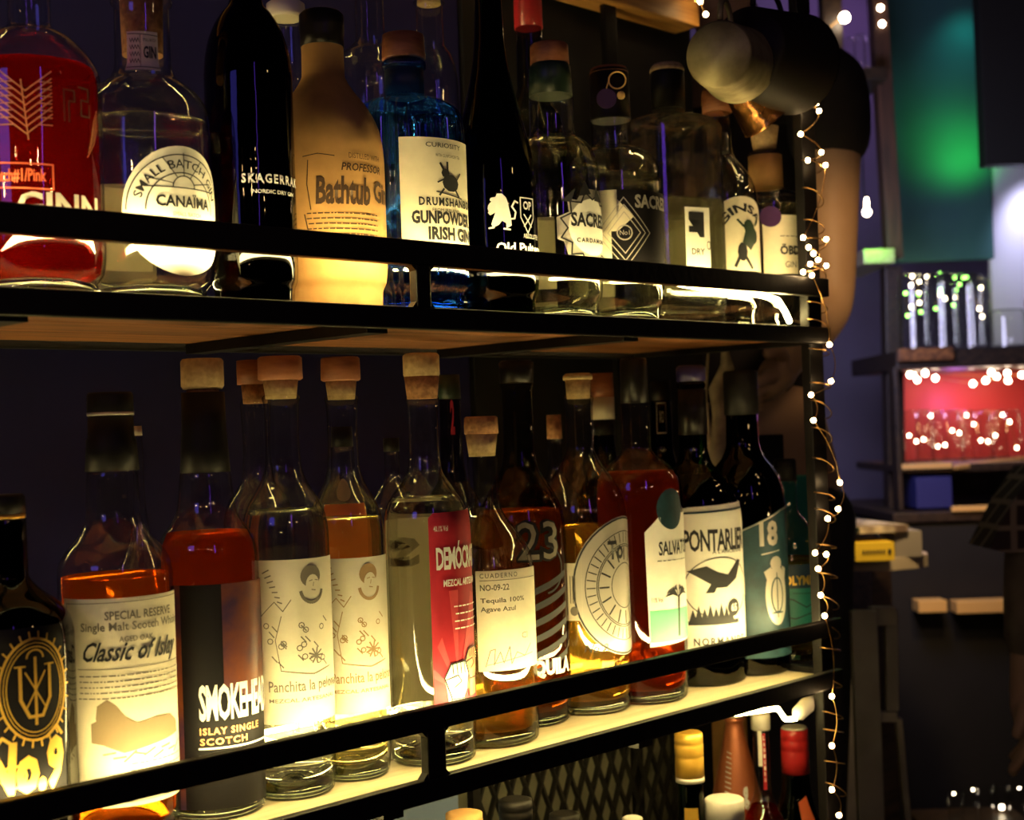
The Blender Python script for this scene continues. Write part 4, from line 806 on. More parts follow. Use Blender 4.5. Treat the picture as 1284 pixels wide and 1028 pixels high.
for i, ch in enumerate('ORIGINAL'): d.text(ch, 8.5, 16, 988-i*7.6-5.4, 988-i*7.6, bold=.03)
d.build('upright_lettering', 'white_ink', lb)
b = third('cream-capped jar on third shelf, in front of the copper flask', 908, [(1028, 26), (1040, 27), (1060, 32)], 'clear', Y=.965, name='jar', full=34)
b.turn('cap', [(1000, 22), (1002, 24.5), (1028, 24.5)], 'whitecap')
for px, r0, hw, mat, lab in ((581, 1018, 23, 'tan', 'bottle with tan cap on third shelf, leftmost of the caps'), (646, 1001, 21, 'cap', 'bottle with black ribbed cap on third shelf'), (707, 1019, 19, 'cap', 'bottle with low black cap on third shelf, right of the ribbed one'), (792, 1024, 13, 'whitecap', 'bottle with small white cap on third shelf')):
    b = third(lab, px, [(r0+26, hw*.85), (r0+40, hw*.9), (r0+80, hw*1.5)], 'tinted', Y=.985, full=38); b.turn('cap', [(r0, hw*.8), (r0+1.5, hw), (r0+12, hw*1.02), (r0+13, hw*.96), (r0+15, hw*1.02), (r0+26, hw)], mat)
# expanded-metal screen and panels behind the third shelf
a0, a1 = onY(588, 930, 1.19), onY(852, 930, 1.19); z0, z1 = Z_3-.2, Z_LO-.035
scr = thing('metal_screen', 'dark expanded-metal screen behind the third shelf', 'screen', ((a0[0]+a1[0])/2, 1.19, z0))
mb = MB(); x0, x1 = a0[0], a1[0]; mb.box(x0, x0+.012, 1.186, 1.196, z0, z1); mb.box(x1-.012, x1, 1.186, 1.196, z0, z1); mb.box(x0+.012, x1-.012, 1.186, 1.196, z1-.012, z1); mb.box(x0+.012, x1-.012, 1.186, 1.196, z0, z0+.012); mb.build('frame', 'mesh', scr)
mb = MB(); dx, dz = .026, .062; nx = int((x1-x0)/dx); nzr = int((z1-z0)/(dz/2))
for j in range(nzr):
    za, zb_ = z1-j*dz/2, z1-(j+1)*dz/2
    for i in range(nx+1):
        xa = x0+i*dx+(dx/2 if j % 2 else 0); 
        for sx in (-1, 1):
            xb = xa+sx*dx/2
            if x0 < xb < x1 and x0 < xa < x1: mb.obox(((xa+xb)/2, 1.191, (za+zb_)/2), ((xb-xa)/2, 0, (zb_-za)/2), (0, .0032, 0), (.0016, 0, .0004*sx))
o = mb.build('mesh_lattice', 'mesh', scr); o['kind'] = 'stuff'
mb = MB(); mb.box(x0-.01, x1+.02, 1.215, 1.225, z0, z1+.01); tag(mb.build('backing_board', 'mesh_back'), 'olive-grey board behind the expanded-metal screen', 'board')
q0 = onY(575, 1010, 1.16)[0]; mb = MB(); mb.box(.3, q0, 1.16, 1.175, z0, z1-.0, .001); tag(mb.build('blue_board', 'paleblue'), 'pale blue board under the lower shelf at left', 'board')
q0 = onY(882, 930, 1.2)[0]; mb = MB(); mb.box(q0, q0+.035, 1.15, 1.185, Z_3, z1-.001, .001); tag(mb.build('slat', 'tan'), 'tan wooden slat right of the metal screen', 'slat')

# ------------------------------------------------------------------ fairy lights around the post
bulbs = [(1018, 128), (1013, 133), (1027, 139), (1004, 168), (1030, 191), (1013, 201), (1035, 207), (1007, 298), (1036, 300), (1020, 318), (1014, 310), (1026, 326), (1016, 331), (1036, 333), (1007, 341), (1018, 345), (1040, 432), (1042, 478), (1017, 495), (1020, 527), (1053, 605), (1051, 638), (1038, 650), (1022, 693), (1036, 695), (1026, 713), (1029, 746), (1034, 772), (1043, 873), (1043, 935), (1043, 990), (1052, 1022)]
fs = thing('fairy_light_string', 'copper-wire fairy lights wound around the rack\'s right post', 'fairy lights', onY(1030, 1028, Y0-.01))
mb = MB()
pts = []
for i, (x, y) in enumerate(bulbs):
    yy = Y0-.006 if y > 345 or x > 1010 else Y0-.004
    pts.append(onY(x, y, yy))
for a_, b_2 in zip(pts, pts[1:]):
    m_ = (a_+b_2)/2+np.array([.012, -.006, 0]); n = 7
    mb.tube([a_*(1-t)**2+2*m_*t*(1-t)+b_2*t*t for t in [k/n for k in range(n+1)]], .0006, 5)
rw = random.Random(9)
for k in range(30):   # windings
    zc = EYE+.30-k*.032+rw.uniform(-.008, .008); x = XR-.014; tl = rw.uniform(.003, .012)
    mb.tube([np.array([x+.0145*math.cos(t), Y0+.013-.016*math.sin(t), zc-tl*math.cos(t)]) for t in [j*PI/8 for j in range(9)]], .0007, 5)
mb.build('wire', 'wire', fs)
for p in pts: MB().sphere(p, .0030, 10).build('bulb', 'bulb', fs)
# second garland: tangled wire running up left behind the mugs
g = thing('fairy_light_garland', 'tangled golden fairy-light wire sloping up behind the hanging mugs', 'fairy lights', onY(990, 110, 1.0))
mb = MB(); rnd = random.Random(4); A, B = onY(955, 78, 1.0), onY(1022, 140, .93)
for s_ in range(7):
    ph = rnd.random()*6; q = []
    for k in range(28):
        t = k/27; q.append(A*(1-t)+B*t+np.array([.006*math.sin(9*t+ph)+.003*math.sin(31*t+ph), .006*math.cos(13*t+ph), .007*math.sin(17*t+ph*2)+.003*math.sin(37*t)]))
    mb.tube(q, .0008, 5)
mb.build('wire', 'wire', g)
for t in (.3, .55, .75, .93): p = A*(1-t)+B*t+np.array([0, -.008, .004]); MB().sphere(p, .0024, 8).build('bulb', 'bulb', g)
g = thing('fairy_light_garland', 'fairy-light wire with bulbs draped over the pine beam end', 'fairy lights', onY(885, 18, 1.15))
q = [onY(x, y, 1.18) for x, y in ((700, -30), (800, -8), (878, 2), (884, 18), (905, 5), (960, -10))]; MB().tube(q, .0007, 5).build('wire', 'wire', g)
for x, y in ((878, 2), (885, 18)): MB().sphere(onY(x, y, 1.175), .0034, 8).build('bulb', 'bulb', g)

# ------------------------------------------------------------------ hanging mugs
def cup(name, label, c, axis, r0, r1, h, mat, wall=.002, handle=True, cat='mug'):
    """closed base at c, open mouth along axis"""
    ax = nz(np.array(axis)); t = thing(name, label, cat, c)
    prof = [(.001, 0), (r0*.93, 0), (r0, .004), (r1, h), (r1+.001, h+.0015), (r1-wall, h), (r0-wall, .006), (.001, .005)]
    mb = MB(); mb.lathe(c, prof, 48, axis=ax); mb.build('cup_body', mat, t)
    if handle:
        up = np.array([0, 0, 1.]); s = nz(up-ax*(up@ax)); q = []
        for k in range(13):
            a = PI*k/12; q.append(np.array(c)+ax*(h*.5-h*.3*math.cos(a))+s*((r0+r1)/2+.024*math.sin(a)))
        MB().tube(q, .0032, 8).build('handle', mat, t)
    return t
def cdir(x, y, z): return x*np.array(r_)-y*np.array(u_)-z*np.array(b_)
D1 = 1.50
def cp(px, py, D): r = ray(px, py); return r*D+np.array([0, 0, EYE])
cup('pewter_mug', 'dull pewter mug hanging with its round base facing out', cp(901, 68, 1.42), cdir(.36, -.10, .9), .0345, .040, .085, 'pewter')
cup('black_mug', 'large dark metal mug hanging behind the pewter one', cp(935, 62, 1.50), cdir(.62, -.05, .78), .046, .056, .11, 'dark_metal')
cup('copper_mug', 'hammered copper cup hanging mouth-down below the pewter mug', cp(925, 98, 1.60), cdir(.62, .70, .25), .024, .033, .058, 'copper', handle=False)
# ------------------------------------------------------------------ the room beyond the rack, laid out square to frame axes RT (right) and FW (away)
def bp(px, py, D):
    r = ray(px, py); p = r*D/(r@FW); return p+np.array([0, 0, EYE])
def bbox(name, x0, x1, y0, y1, D, th, mat, label=None, cat=None, parent=None, kind=None, zb=None, zt=None, bev=.002, group=None, mbo=None):
    ym, xm = (y0+y1)/2, (x0+x1)/2
    u0, u1 = bp(x0, ym, D)@RT, bp(x1, ym, D)@RT
    za = zt if zt is not None else bp(xm, y0, D)[2]; zc = zb if zb is not None else bp(xm, y1, D)[2]
    c = RT*(u0+u1)/2+FW*(D+th/2)+np.array([0, 0, (za+zc)/2]); mb = mbo or MB()
    mb.obox(c, RT*(u1-u0)/2, FW*th/2, (0, 0, (za-zc)/2), bev)
    if mbo: return mb
    o = mb.build(name, mat, parent); return tag(o, label, cat, group, kind)
bbox('wall_far', 860, 1420, -200, 900, 4.1, .05, 'wall', kind='structure', zb=0, zt=3.2)
bbox('wall_side', 1113, 1240, -160, 462, 3.6, .03, 'teal_wall', kind='structure', zt=3.0, zb=1.9)
bbox('curtain', 1241, 1330, 150, 432, 3.62, .02, 'white_wall', 'white curtain lit violet-white at the right edge', 'curtain')
bbox('speaker_cabinet', 1229, 1330, -150, 205, 3.3, .05, 'speaker', 'black speaker cabinet high on the right, above the white curtain', 'speaker')
light('green_spot_lamp', 'SPOT', tuple(bp(1232, 190, 3.48)), 1.5, (.05, 1., .12), .02, tuple(bp(1200, 185, 3.6)), spot=120, blend=1)
light('teal_spot_lamp', 'SPOT', tuple(bp(1238, -10, 3.50)), .9, (.03, .65, .55), .03, tuple(bp(1205, 60, 3.6)), spot=70, blend=1)
light('curtain_lamp', 'SPOT', tuple(bp(1300, 190, 3.50)), 6., (.72, .70, 1.), .02, tuple(bp(1310, 330, 3.62)), spot=80, blend=.9)
light('violet_alcove_lamp', 'POINT', tuple(bp(1075, 15, 3.75)), 2.6, (.80, .42, 1.), .03)
light('far_blue_fill', 'AREA', tuple(bp(1060, 300, 2.6)), 4.5, (.66, .64, 1.), .3, tuple(bp(1085, 520, 4.1)))  # unseen blue fill added to lift the far wall

# back-bar unit on the left of the green column
u = thing('wall_shelf', 'reddish wooden wall shelf unit left of the green column', 'shelf', bp(1108, 640, 3.3))
mb = MB(); a, b2 = bp(1096, -60, 3.3), bp(1123, 330, 3.3); 
def slant(name, p, q, w, th, mat, parent):
    d = nz(q-p); n = nz(np.cross(d, FW)); m = MB(); m.obox((p+q)/2, d*np.linalg.norm(q-p)/2, n*w/2, FW*th/2, .002); return m.build(name, mat, parent)
slant('post', a, bp(1120, 325, 3.3), .036, .05, 'post_wood', u)
slant('post', bp(1117, 335, 3.3), bp(1122, 640, 3.3), .040, .05, 'dark_wood', u)
bbox('shelf_plank', 1048, 1113, 84, 100, 3.22, .3, 'dark_wood', parent=u); bbox('shelf_plank', 1083, 1122, 312, 330, 3.20, .3, 'pale_wood', parent=u)
# little glasses in the violet alcove
def glass(label, px, r0, r1, D, hw, mat='clear_thin', group=None, name='tumbler', down=True, taper=.9):
    p = bp(px, r1, D); k = D/F; R = hw*k; h = (bp(px, r0, D)[2]-p[2])
    pr = [(R, 0), (R*1.0, h*.3), (R*(taper+.05), h*.75), (R*taper, h*.93), (R*taper*.93, h*.985), (R*taper*.8, h), (.001, h*.998)]
    if not down: pr = [(.001, 0), (R*taper*.9, 0), (R*taper, h*.05), (R*.97, h*.6), (R, h)]
    m = MB(); m.lathe(p, pr, 28, cap=False); o = m.build(name, mat); tag(o, label, 'glass', group)
    return o
for i, (x, hw) in enumerate(((1066, 7), (1079, 7), (1090, 6))):
    p = bp(x, 84, 3.3); glass(None, x, 48-4*(i % 2), 84-1+i*2, 3.3, hw, group='small glasses in the violet alcove')['label'] = ['leftmost', 'middle', 'rightmost'][i]+' small glass on the violet-lit wall shelf'
# glass rack
gr = thing('glass_rack', 'dark two-tier wooden rack holding upturned glasses before the green column', 'rack', bp(1200, 600, 3.2))
bbox('shelf_plank', 1124, 1360, 436, 459, 3.15, .42, 'dark_wood', parent=gr); bbox('shelf_lip', 1127, 1196, 436, 452, 3.13, .018, 'plank', parent=gr)
bbox('shelf_plank', 1131, 1360, 580, 590, 3.15, .42, 'dark_wood', parent=gr); bbox('shelf_trim', 1131, 1194, 581, 588, 3.13, .018, 'gold_trim', parent=gr)
slant('shelf_trim', bp(1196, 586, 3.13), bp(1300, 573, 3.3), .010, .018, 'gold_trim', gr)
bbox('back_panel', 1131, 1360, 455, 580, 3.55, .015, 'redpanel', parent=gr); bbox('side_panel', 1124, 1130, 460, 640, 3.13, .05, 'dark_wood', parent=gr)
light('red_compartment_lamp', 'AREA', tuple(bp(1230, 466, 3.45)), .9, (1, .30, .16), .25, tuple(bp(1230, 570, 3.5)))
G1 = 'upturned highball glasses on top of the glass rack'
for i, (x, D, hw, r1, r0) in enumerate([(1146, 3.22, 18, 438, 343), (1183, 3.22, 19, 438, 342), (1219, 3.22, 19, 438, 344), (1163, 3.40, 17, 432, 345), (1200, 3.40, 17, 432, 344), (1232, 3.40, 14, 432, 348)]):
    glass(['upturned highball glass in front, leftmost on the rack top', 'upturned highball glass in front, second on the rack top', 'upturned highball glass in front, third on the rack top', 'rear upturned highball glass seen between the first and second', 'rear upturned highball glass seen between the second and third', 'rear upturned highball glass behind the third, by the curtain'][i], x, r0, r1, D, hw, 'clear_thin', G1)
glass('short upturned tumbler at the right edge of the rack top', 1264, 388, 436, 3.2, 24, 'clear_thin'); 
G2 = 'upturned tumblers in the red-lit tier of the glass rack'
k = 0
for D, xs in ((3.22, (1152, 1189, 1227, 1265)), (3.42, (1168, 1206, 1246))):
    for j, x in enumerate(xs):
        glass(('front tumbler in red-lit tier, ' if D < 3.3 else 'rear tumbler in red-lit tier, ')+['leftmost', 'second from left', 'third from left', 'rightmost'][j], x, 514, 580-(3 if D > 3.3 else 0), D, 18, 'clear_thin', G2)
fs = thing('fairy_light_string', 'bright bulbs strung along the top of the red-lit tier', 'fairy lights', bp(1200, 466, 3.3))
P = [(1141, 470, 3.4), (1150, 476, 3.4), (1160, 468, 3.3), (1173, 474, 3.3), (1220, 481, 3.4), (1236, 477, 3.3), (1243, 467, 3.3), (1263, 468, 3.25), (1264, 477, 3.25), (1147, 466, 3.5), (1250, 472, 3.45), (1281, 470, 3.4)]
pp = [bp(*q) for q in P]; MB().tube(pp, .001, 5).build('wire', 'wire', fs)
for p in pp: MB().sphere(p, .007, 8).build('bulb', 'bulb_far', fs)
# green and warm bulbs reflected by the glasses: a small string clipped in front of the column
fs = thing('fairy_light_string', 'green and warm fairy lights strung behind the highball glasses', 'fairy lights', bp(1190, 440, 3.5))
rnd = random.Random(11); mg = emit('green_bulb', (.35, 1., .15), 14); pp = []
for i in range(26):
    x = 1134+rnd.random()*98; y = 345+rnd.random()**1.3*52; p = bp(x, y, 3.50+.03*rnd.random()); pp.append(p)
MB().tube(sorted(pp, key=lambda p: p@RT), .0008, 4).build('wire', 'wire', fs)
for i, p in enumerate(pp): MB().sphere(p, .0042, 8).build('bulb', mg if p[2] > pp[0][2]-.5 and i % 2 else 'bulb_far', fs)
p = bp(1087, 266, 3.0); m = MB(); m.sphere(p, .009, 10); m.tube([p+np.array([0, 0, .009]), p+np.array([0, 0, .03])], .004, 8); tag(m.build('light_bulb', 'bulb_far'), 'single bare bulb glowing beside the person\'s sleeve', 'bulb')
m = MB(); q = [bp(1087, 262, 3.0), bp(1083, 240, 3.0), bp(1080, 150, 3.05), bp(1076, 95, 3.24)]; m.tube(q, .002, 5); tag(m.build('hanging_cable', 'cap'), 'thin black cable above the single bare bulb', 'cable')
for nm, wl, bl in (('bulbs on a wire across the dark upright by the violet alcove', ((1022, 42, 3.08), (1034, 40, 3.095), (1050, 26, 3.095), (1061, 20, 3.095)), ((1026, 38, 3.07, .007), (1059, 22, 3.07, .012))), ('two bulbs on a wire down the tan post top', ((1102, -20, 3.28), (1104, 10, 3.28), (1106, 34, 3.28)), ((1104, 10, 3.275, .007), (1106, 30, 3.275, .007)))):
    fs = thing('fairy_light_string', nm, 'fairy lights', bp(*wl[0])); MB().tube([bp(*q) for q in wl], .0015, 5).build('wire', 'wire', fs)
    for x, y, D, r in bl: MB().sphere(bp(x, y, D), r, 8).build('bulb', 'bulb_far', fs)
bbox('alcove_frame', 1032, 1056, -60, 84, 3.1, .05, 'dark_wood', 'dark wooden upright left of the violet alcove', 'post')

# counter below the rack
bbox('blue_box', 1149, 1194, 598, 637, 3.12, .15, 'blue_box', 'dark blue box standing under the glass rack', 'box')
bbox('stone_wall', 1120, 1360, 588, 640, 3.6, .05, 'stone', kind='structure')
bbox('back_counter', 1120, 1360, 640, 652, 3.05, .60, 'dark_wood', 'dark counter with brass edge beneath the glass rack', 'counter')
bbox('brass_strip', 1194, 1300, 633, 640, 3.04, .012, 'gold_trim', 'brass edge strip on the back counter', 'trim')
bbox('bar_cabinet', 1110, 1400, 655, 1200, 3.06, .5, 'soot', 'black cabinet front below the back counter', 'cabinet', zb=0)
for a0_, a1_, lab in ((1152, 1188, 'short golden ledge lit on the black cabinet, left piece'), (1200, 1300, 'long golden ledge lit on the black cabinet, right piece')):
    bbox('ledge', a0_, a1_, 753, 768, 3.0, .05, 'gold_trim', lab, 'ledge')
light('counter_fill', 'SPOT', tuple(bp(1215, 500, 2.6)), 5, (1, .62, .25), .03, tuple(bp(1225, 700, 3.0)), spot=80, blend=1)  # unseen warm spot added to bring out the counter trim and ledges

# table top corner with books
tt = thing('side_table', 'cream round-cornered table end beyond the rack', 'table', bp(1060, 700, 2.3))
def slab(name, outline, z1, th, mat, parent):
    """outline in photo pixels on the plane z=z1"""
    P_ = [onZ(x, y, z1) for x, y in outline]; n = len(P_)
    vs = P_+[p-np.array([0, 0, th]) for p in P_]; fs_ = [tuple(range(n)), tuple(range(2*n-1, n-1, -1))]+[(i, i+n, (i+1) % n+n, (i+1) % n) for i in range(n)]
    a_ = sum(P_[i][0]*P_[(i+1) % n][1]-P_[(i+1) % n][0]*P_[i][1] for i in range(n))
    if a_ < 0: fs_ = [f[::-1] for f in fs_]
    return MB().add(vs, fs_).build(name, mat, parent)
ZT = bp(1100, 694, 2.6)[2]
slab('tabletop', [(985, 687), (1120, 687), (1150, 689), (1162, 692), (1163, 695), (1150, 697), (1115, 700), (1050, 701), (985, 700)], ZT, .022, 'marble', tt)
p = onZ(1080, 694, ZT-.022); MB().box(p[0]-.05, p[0]+.03, p[1]-.05, p[1]+.05, 0, ZT-.022, .004).build('leg', 'dark_wood', tt)
def booky(name, label, x0, x1, r0, r1, D, th, mat):
    o = bbox(name, x0, x1, r0, r1, D, th, mat, label, 'book'); return o
ZB = ZT
def book(label, x0, x1, D, th, z, h, mat, pagemat='page', rot=0):
    u0, u1 = bp(x0, 680, D)@RT, bp(x1, 680, D)@RT; c = RT*(u0+u1)/2+FW*(D+th/2); a = math.radians(rot); A_ = RT*math.cos(a)+FW*math.sin(a); B_ = -RT*math.sin(a)+FW*math.cos(a)
    t = thing('book', label, 'book', c+np.array([0, 0, z]), 'books piled on the table end'); w = (u1-u0)/2
    cc = c+np.array([0, 0, z+h/2]); e = .002
    MB().obox(cc, A_*(w-.004), B_*(th/2-.004), (0, 0, h/2-e)).build('pages', 'page', t)
    m = MB(); m.obox(cc+np.array([0, 0, h/2-e/2]), A_*w, B_*th/2, (0, 0, e/2)); m.obox(cc-np.array([0, 0, h/2-e/2]), A_*w, B_*th/2, (0, 0, e/2)); m.obox(cc-B_*(th/2-.001), A_*w, B_*.001, (0, 0, h/2-e)); m.build('cover', mat, t)
    return t, cc, A_, B_, w
tb, cc, A_, B_, w = book('yellow-spined book facing out, on the table end', 1072, 1121, 2.47, .16, ZT, .032, 'yellow')
m = MB(); 
for i in range(7): m.obox(cc-B_*.0815+A_*(-.02+i*.006), A_*.0018, B_*.0004, (0, 0, .003))
m.obox(cc-B_*.0815+A_*.026, A_*.003, B_*.0004, (0, 0, .004)); m.build('spine_print', 'ink', tb)
book('teal-covered book left of the yellow one', 1040, 1068, 2.48, .15, ZT, .030, 'teal'); book('grey book right of the yellow one', 1122, 1156, 2.52, .13, ZT, .046, 'greybook')
book('open-faced magazine lying on top of the yellow book', 1062, 1128, 2.50, .20, ZT+.0465, .012, 'page', rot=12)
# grey chair frame
ch = thing('folding_chair', 'grey wooden folding chair standing below the table end', 'chair', np.array([*bp(1100, 1000, 2.2)[:2], 0]))
def stick(name, p, q, w, mat='chair'): return slant(name, p, q, w, .02, mat, ch)
D = 2.2
stick('leg', bp(1082, 765, D), np.array([*bp(1093, 1100, D)[:2], .02]), .040); stick('leg', bp(1116, 765, D+.03), bp(1118, 890, D+.03), .020)
stick('stretcher', bp(1090, 772, D+.02), bp(1122, 772, D+.02), .03); stick('slat', bp(1092, 898, D+.02), bp(1124, 898, D+.02), .016)
stick('leg', bp(1126, 900, D+.03), np.array([*bp(1172, 1100, D+.03)[:2], .02]), .010); stick('leg', bp(1075, 765, D+.35), np.array([*bp(1030, 1100, D+.35)[:2], .02]), .03)
# glasses low at the lower right
for i, (x, r0) in enumerate(((1200, 992), (1218, 985), (1238, 988), (1258, 984), (1277, 990))):
    glass(['leftmost', 'second', 'middle', 'fourth', 'rightmost'][i]+' clear glass rim in the dark lower right corner', x, r0, 1060, 2.6, 9, 'clear_thin', 'glasses in the dark lower right corner', down=False)
bbox('low_shelf', 1185, 1330, 1060, 1072, 2.5, .25, 'dark_wood', 'dark low shelf carrying glasses at lower right', 'shelf')
for i, (x, y) in enumerate(((1196, 995), (1220, 990), (1256, 1012), (1278, 988))):
    m = MB(); m.sphere(bp(x, y, 2.7), [.0022, .0022, .005, .002][i], 8); tag(m.build('light_bulb', 'bulb_far'), ['leftmost tiny glowing glint', 'second tiny glowing glint', 'brightest small glowing glint', 'rightmost tiny glowing glint'][i]+' behind the low glasses at lower right', 'bulb')  # glowing beads stand in for glints on the glass rims

# ------------------------------------------------------------------ people
def skin_obj(name, nodes, links, root, mat, parent=None, sub=2):
    keys = list(nodes); me = bpy.data.meshes.new(name); org = ORG[parent.name] if parent is not None else np.zeros(3)
    me.from_pydata([tuple(np.array(nodes[k][0])-org) for k in keys], [(keys.index(a), keys.index(b)) for a, b in links], [])
    o = bpy.data.objects.new(name, me); COL.objects.link(o)
    if parent is not None: o.parent = parent
    md = o.modifiers.new('skin', 'SKIN'); md.use_smooth_shade = True
    s = me.skin_vertices[0] if me.skin_vertices else None
    if s is None: bpy.context.view_layer.objects.active = o; me.attributes; bpy.ops.mesh.customdata_skin_add(); s = me.skin_vertices[0]
    for i, k in enumerate(keys):
        r = nodes[k][1]; s.data[i].radius = (r, r) if not hasattr(r, '__len__') else r; s.data[i].use_root = (k == root)
    sb = o.modifiers.new('sub', 'SUBSURF'); sb.levels = sub; sb.render_levels = sub; me.materials.append(M[mat]); ORG[o.name] = org; return o
def person(label, base, right, fwd, arms, skinm='skin', top='shirt', bottom='trousers', H=1.75, sleeve=.55):
    """base: floor point between the feet; right/fwd: the person's own axes; arms: per side (elbow, wrist, hand direction) world points"""
    s = H/1.75; B = np.array(base, float); R_ = np.array(right, float); F_ = np.array(fwd, float)
    P_ = lambda x, y, z: B+R_*x*s+F_*y*s+np.array([0, 0, z*s])
    t = thing('person', label, 'person', B)
    n = dict(pelvis=(P_(0, 0, .95), .125), belly=(P_(0, .01, 1.10), .115), chest=(P_(0, 0, 1.28), .135), collar=(P_(0, -.01, 1.42), .085), neck=(P_(0, .0, 1.50), .052), jaw=(P_(0, .035, 1.565), .060), head=(P_(0, .02, 1.63), .082), crown=(P_(0, .0, 1.70), .070))
    lk = [('pelvis', 'belly'), ('belly', 'chest'), ('chest', 'collar'), ('collar', 'neck'), ('neck', 'jaw'), ('jaw', 'head'), ('head', 'crown')]
    n['nose'] = (P_(0, .118, 1.610), .012); lk.append(('head', 'nose'))
    for sd, x in (('l', -1), ('r', 1)):
        n['hip'+sd] = (P_(x*.09, 0, .90), .092); n['knee'+sd] = (P_(x*.10, .02, .49), .058); n['ankle'+sd] = (P_(x*.10, -.02, .085), .038); n['toe'+sd] = (P_(x*.12, .14, .03), .032)
        lk += [('pelvis', 'hip'+sd), ('hip'+sd, 'knee'+sd), ('knee'+sd, 'ankle'+sd), ('ankle'+sd, 'toe'+sd)]
        el, wr, hd = arms[sd]; sh = P_(x*.175, -.01, 1.41)
        n['sh'+sd] = (sh, .060); n['ua'+sd] = (sh*.5+np.array(el)*.5, .050); n['el'+sd] = (el, .041); n['fa'+sd] = (np.array(el)*.6+np.array(wr)*.4, .040); n['wr'+sd] = (wr, .026)
        hd = nz(np.array(hd)); side = nz(np.cross(hd, F_ if abs(hd@F_) < .9 else R_)); palm = np.array(wr)+hd*.055
        n['palm'+sd] = (palm, (.034, .020)); lk += [('collar', 'sh'+sd), ('sh'+sd, 'ua'+sd), ('ua'+sd, 'el'+sd), ('el'+sd, 'fa'+sd), ('fa'+sd, 'wr'+sd), ('wr'+sd, 'palm'+sd)]
        nrm = np.cross(side, hd)
        for i, (o_, l_) in enumerate(((-.030, .066), (-.010, .076), (.010, .072), (.029, .056))):
            a = palm+side*o_+hd*.035; b_3 = a+hd*l_*.5+nrm*.008; c_ = b_3+hd*l_*.42+nrm*.022
            for kx, pt, rr in (('a', a, .0095), ('b', b_3, .0085), ('c', c_, .0075)): n['f%d%s%s' % (i, kx, sd)] = (pt, rr)
            lk += [('palm'+sd, 'f%da%s' % (i, sd)), ('f%da%s' % (i, sd), 'f%db%s' % (i, sd)), ('f%db%s' % (i, sd), 'f%dc%s' % (i, sd))]
        a = palm-side*.034-hd*.018; b_3 = a-side*.022+hd*.026+nrm*.01; c_ = b_3+hd*.026+nrm*.008
        for kx, pt, rr in (('a', a, .011), ('b', b_3, .010), ('c', c_, .0085)): n['th%s%s' % (kx, sd)] = (pt, rr)
        lk += [('palm'+sd, 'tha'+sd), ('tha'+sd, 'thb'+sd), ('thb'+sd, 'thc'+sd)]
    skin_obj('body', n, lk, 'pelvis', skinm, t)
    q = dict(w=(n['pelvis'][0], .150), b=(n['belly'][0], .140), c=(n['chest'][0], .152), k=(n['collar'][0]-np.array([0, 0, .01]), .092)); lq = [('w', 'b'), ('b', 'c'), ('c', 'k')]
    for sd in 'lr':
        S = n['sh'+sd][0]; E_ = np.array(n['el'+sd][0]); q['s'+sd] = (S, .073); q['e'+sd] = (S+(E_-S)*sleeve, .068); lq += [('k', 's'+sd), ('s'+sd, 'e'+sd)]
    skin_obj('shirt', q, lq, 'w', top, t)
    q = dict(p=(n['pelvis'][0]-np.array([0, 0, .02]), .140)); lq = []
    for sd in 'lr':
        for kx, rr in (('hip', .105), ('knee', .075), ('ankle', .06)): q[kx+sd] = (n[kx+sd][0], rr)
        lq += [('p', 'hip'+sd), ('hip'+sd, 'knee'+sd), ('knee'+sd, 'ankle'+sd)]
    skin_obj('trousers', q, lq, 'p', bottom, t)
    hd = P_(0, -.012, 1.665); m = MB(); 
    m.sphere(hd, .112*s, 20, (1, 1, .95)); bmx = m
    keep = [f for f in bmx.f if np.mean([((np.array(bmx.v[i])-hd)@F_)*.9-((np.array(bmx.v[i])-hd)[2])*.9 for i in f]) < .035*s]
    bmx.f = keep; bmx.sm = [True]*len(keep); bmx.build('hair', 'hair', t)
    for x in (-.031, .031):
        m = MB(); m.sphere(P_(x, .088, 1.632), .0125*s, 10); m.build('eye', 'whitecap', t)
    m = MB(); m.tube([P_(-.024, .094, 1.574), P_(0, .101, 1.572), P_(.024, .094, 1.574)], .004, 6); m.build('mouth', 'orange', t)
    for x in (-.088, .088):
        m = MB(); m.sphere(P_(x, .01, 1.625), .028*s, 10, (.35, .6, 1)); m.build('ear', skinm, t)
    return t
# barman behind the rack: black t-shirt, upper arm hanging down at the right of the post
def at(px, py, D): return cp(px, py, D)
el = at(1040, 388, 2.15); wr = at(985, 455, 2.02); shp = at(1036, 92, 2.2)
# body faces image-left and slightly towards the camera; the arm seen is his left arm
Fp = nz(np.array(-RT*.94-FW*.35)); Rp = np.cross(Fp, np.array([0, 0, 1.]))
zsh = shp[2]; Hh = (zsh-.0)/1.41*1.75
base = shp-Rp*(-.175)*(Hh/1.75)+Fp*.01; base = np.array([base[0], base[1], 0.])
other = base+Rp*.22+Fp*.10+np.array([0, 0, zsh-.31]); 
person('person in black t-shirt behind the rack, bare arm hanging beside the post', base, Rp, Fp,
    dict(l=(el, wr, nz(wr-el)), r=(other, other+Fp*.22+np.array([0, 0, .05])-Rp*.05, Fp)), H=Hh, sleeve=.42)
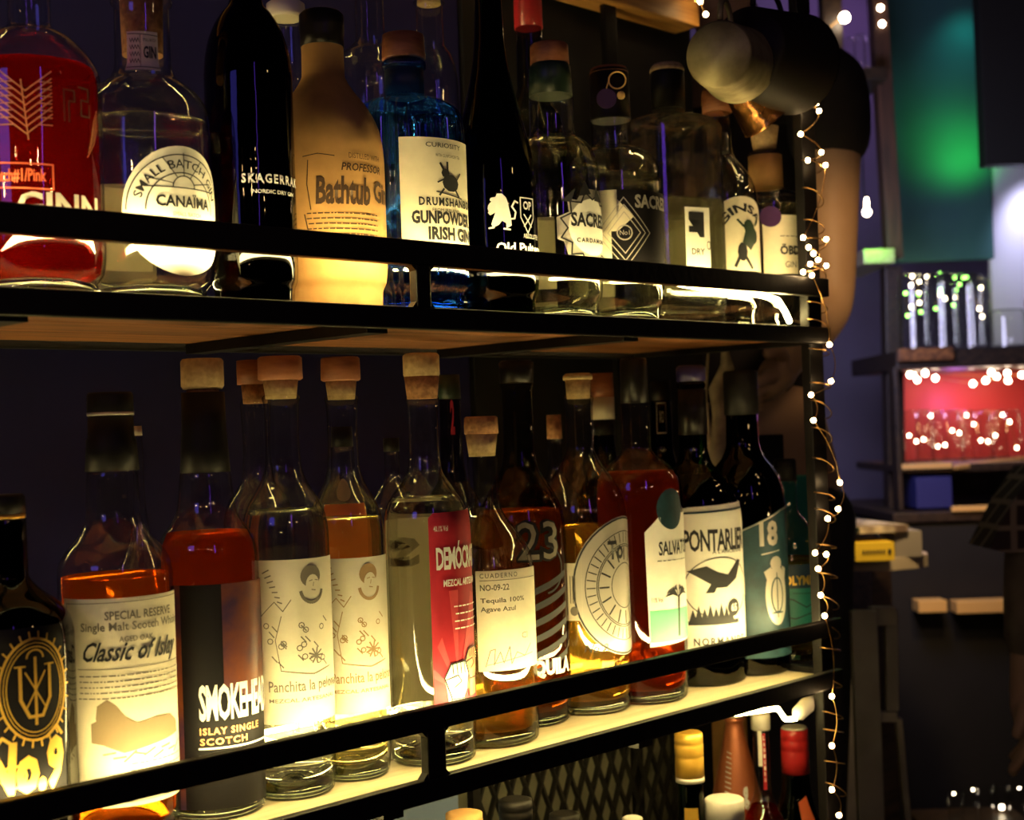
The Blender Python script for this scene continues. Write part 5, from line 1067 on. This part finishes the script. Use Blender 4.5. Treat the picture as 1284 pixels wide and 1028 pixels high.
# second person cut by the right edge
e2 = at(1302, 690, 2.3); w2 = at(1286, 850, 2.3); s2 = at(1385, 520, 2.42); F2 = nz(-RT*.8+FW*.3); R2 = np.cross(F2, np.array([0, 0, 1.]))
b2_ = s2+R2*.175; o2 = np.array([b2_[0], b2_[1], 0]); ot = o2+R2*.25+np.array([0, 0, 1.1])
t2 = person('person in loose plaid shirt at right edge, khaki-sleeved arm lowered', o2, R2, F2, dict(l=(e2, w2, (0, 0, -1)), r=(ot, ot+np.array([0, 0, -.24]), (0, 0, -1))), top='plaid', bottom='khaki', H=s2[2]/1.41*1.75, sleeve=.5)
skin_obj('forearm_cloth', dict(a=(e2+np.array([0, 0, .05]), .058), b=((e2+w2)/2, .050), c=(w2+np.array([0, 0, .02]), .040)), [('a', 'b'), ('b', 'c')], 'a', 'khaki', t2, 1)
m = MB(); P_ = [at(x, y, 2.25) for x, y in ((1300, 585), (1268, 632), (1240, 688), (1262, 693), (1300, 692))]; bk = [p+FW*.10 for p in P_]
n = len(P_); m.add(P_+bk, [tuple(range(n))[::-1], tuple(range(n, 2*n))]+[(i, (i+1) % n, (i+1) % n+n, i+n) for i in range(n)]); m.build('shirt_flap', 'plaid', t2)

light('arm_fill', 'SPOT', at(1250, 150, 1.6), 8, (1, .60, .27), .05, at(1050, 330, 2.15), spot=34, blend=.8)  # unseen warm spot added to brighten the bare arm
light('table_fill', 'SPOT', at(1130, 450, 2.3), 9, (1, .66, .30), .03, at(1100, 690, 2.55), spot=60, blend=.8)  # unseen spot added to brighten the table end and books

light('green_shelf_fill', 'POINT', tuple(bp(1100, 302, 3.16)), .35, (.25, 1., .05), .01)  # small source added to give the pale plank its green light
light('tier_violet_fill', 'POINT', tuple(bp(1200, 505, 3.47)), .25, (.6, .25, 1.), .02)  # violet source added to turn the red tier pink and purple

fs = thing('fairy_light_string', 'small glowing beads added as glints among the tumblers of the red-lit tier', 'fairy lights', bp(1200, 560, 3.34))  # added string whose glowing beads imitate glints on the tumblers
rnd = random.Random(5); pp = [bp(1140+i*9, 520+rnd.random()*42, 3.345+.012*rnd.random()) for i in range(16)]
MB().tube(pp, .0008, 4).build('wire', 'wire', fs)
for p in pp: MB().sphere(p, .0038, 8).build('bulb', 'bulb_far', fs)
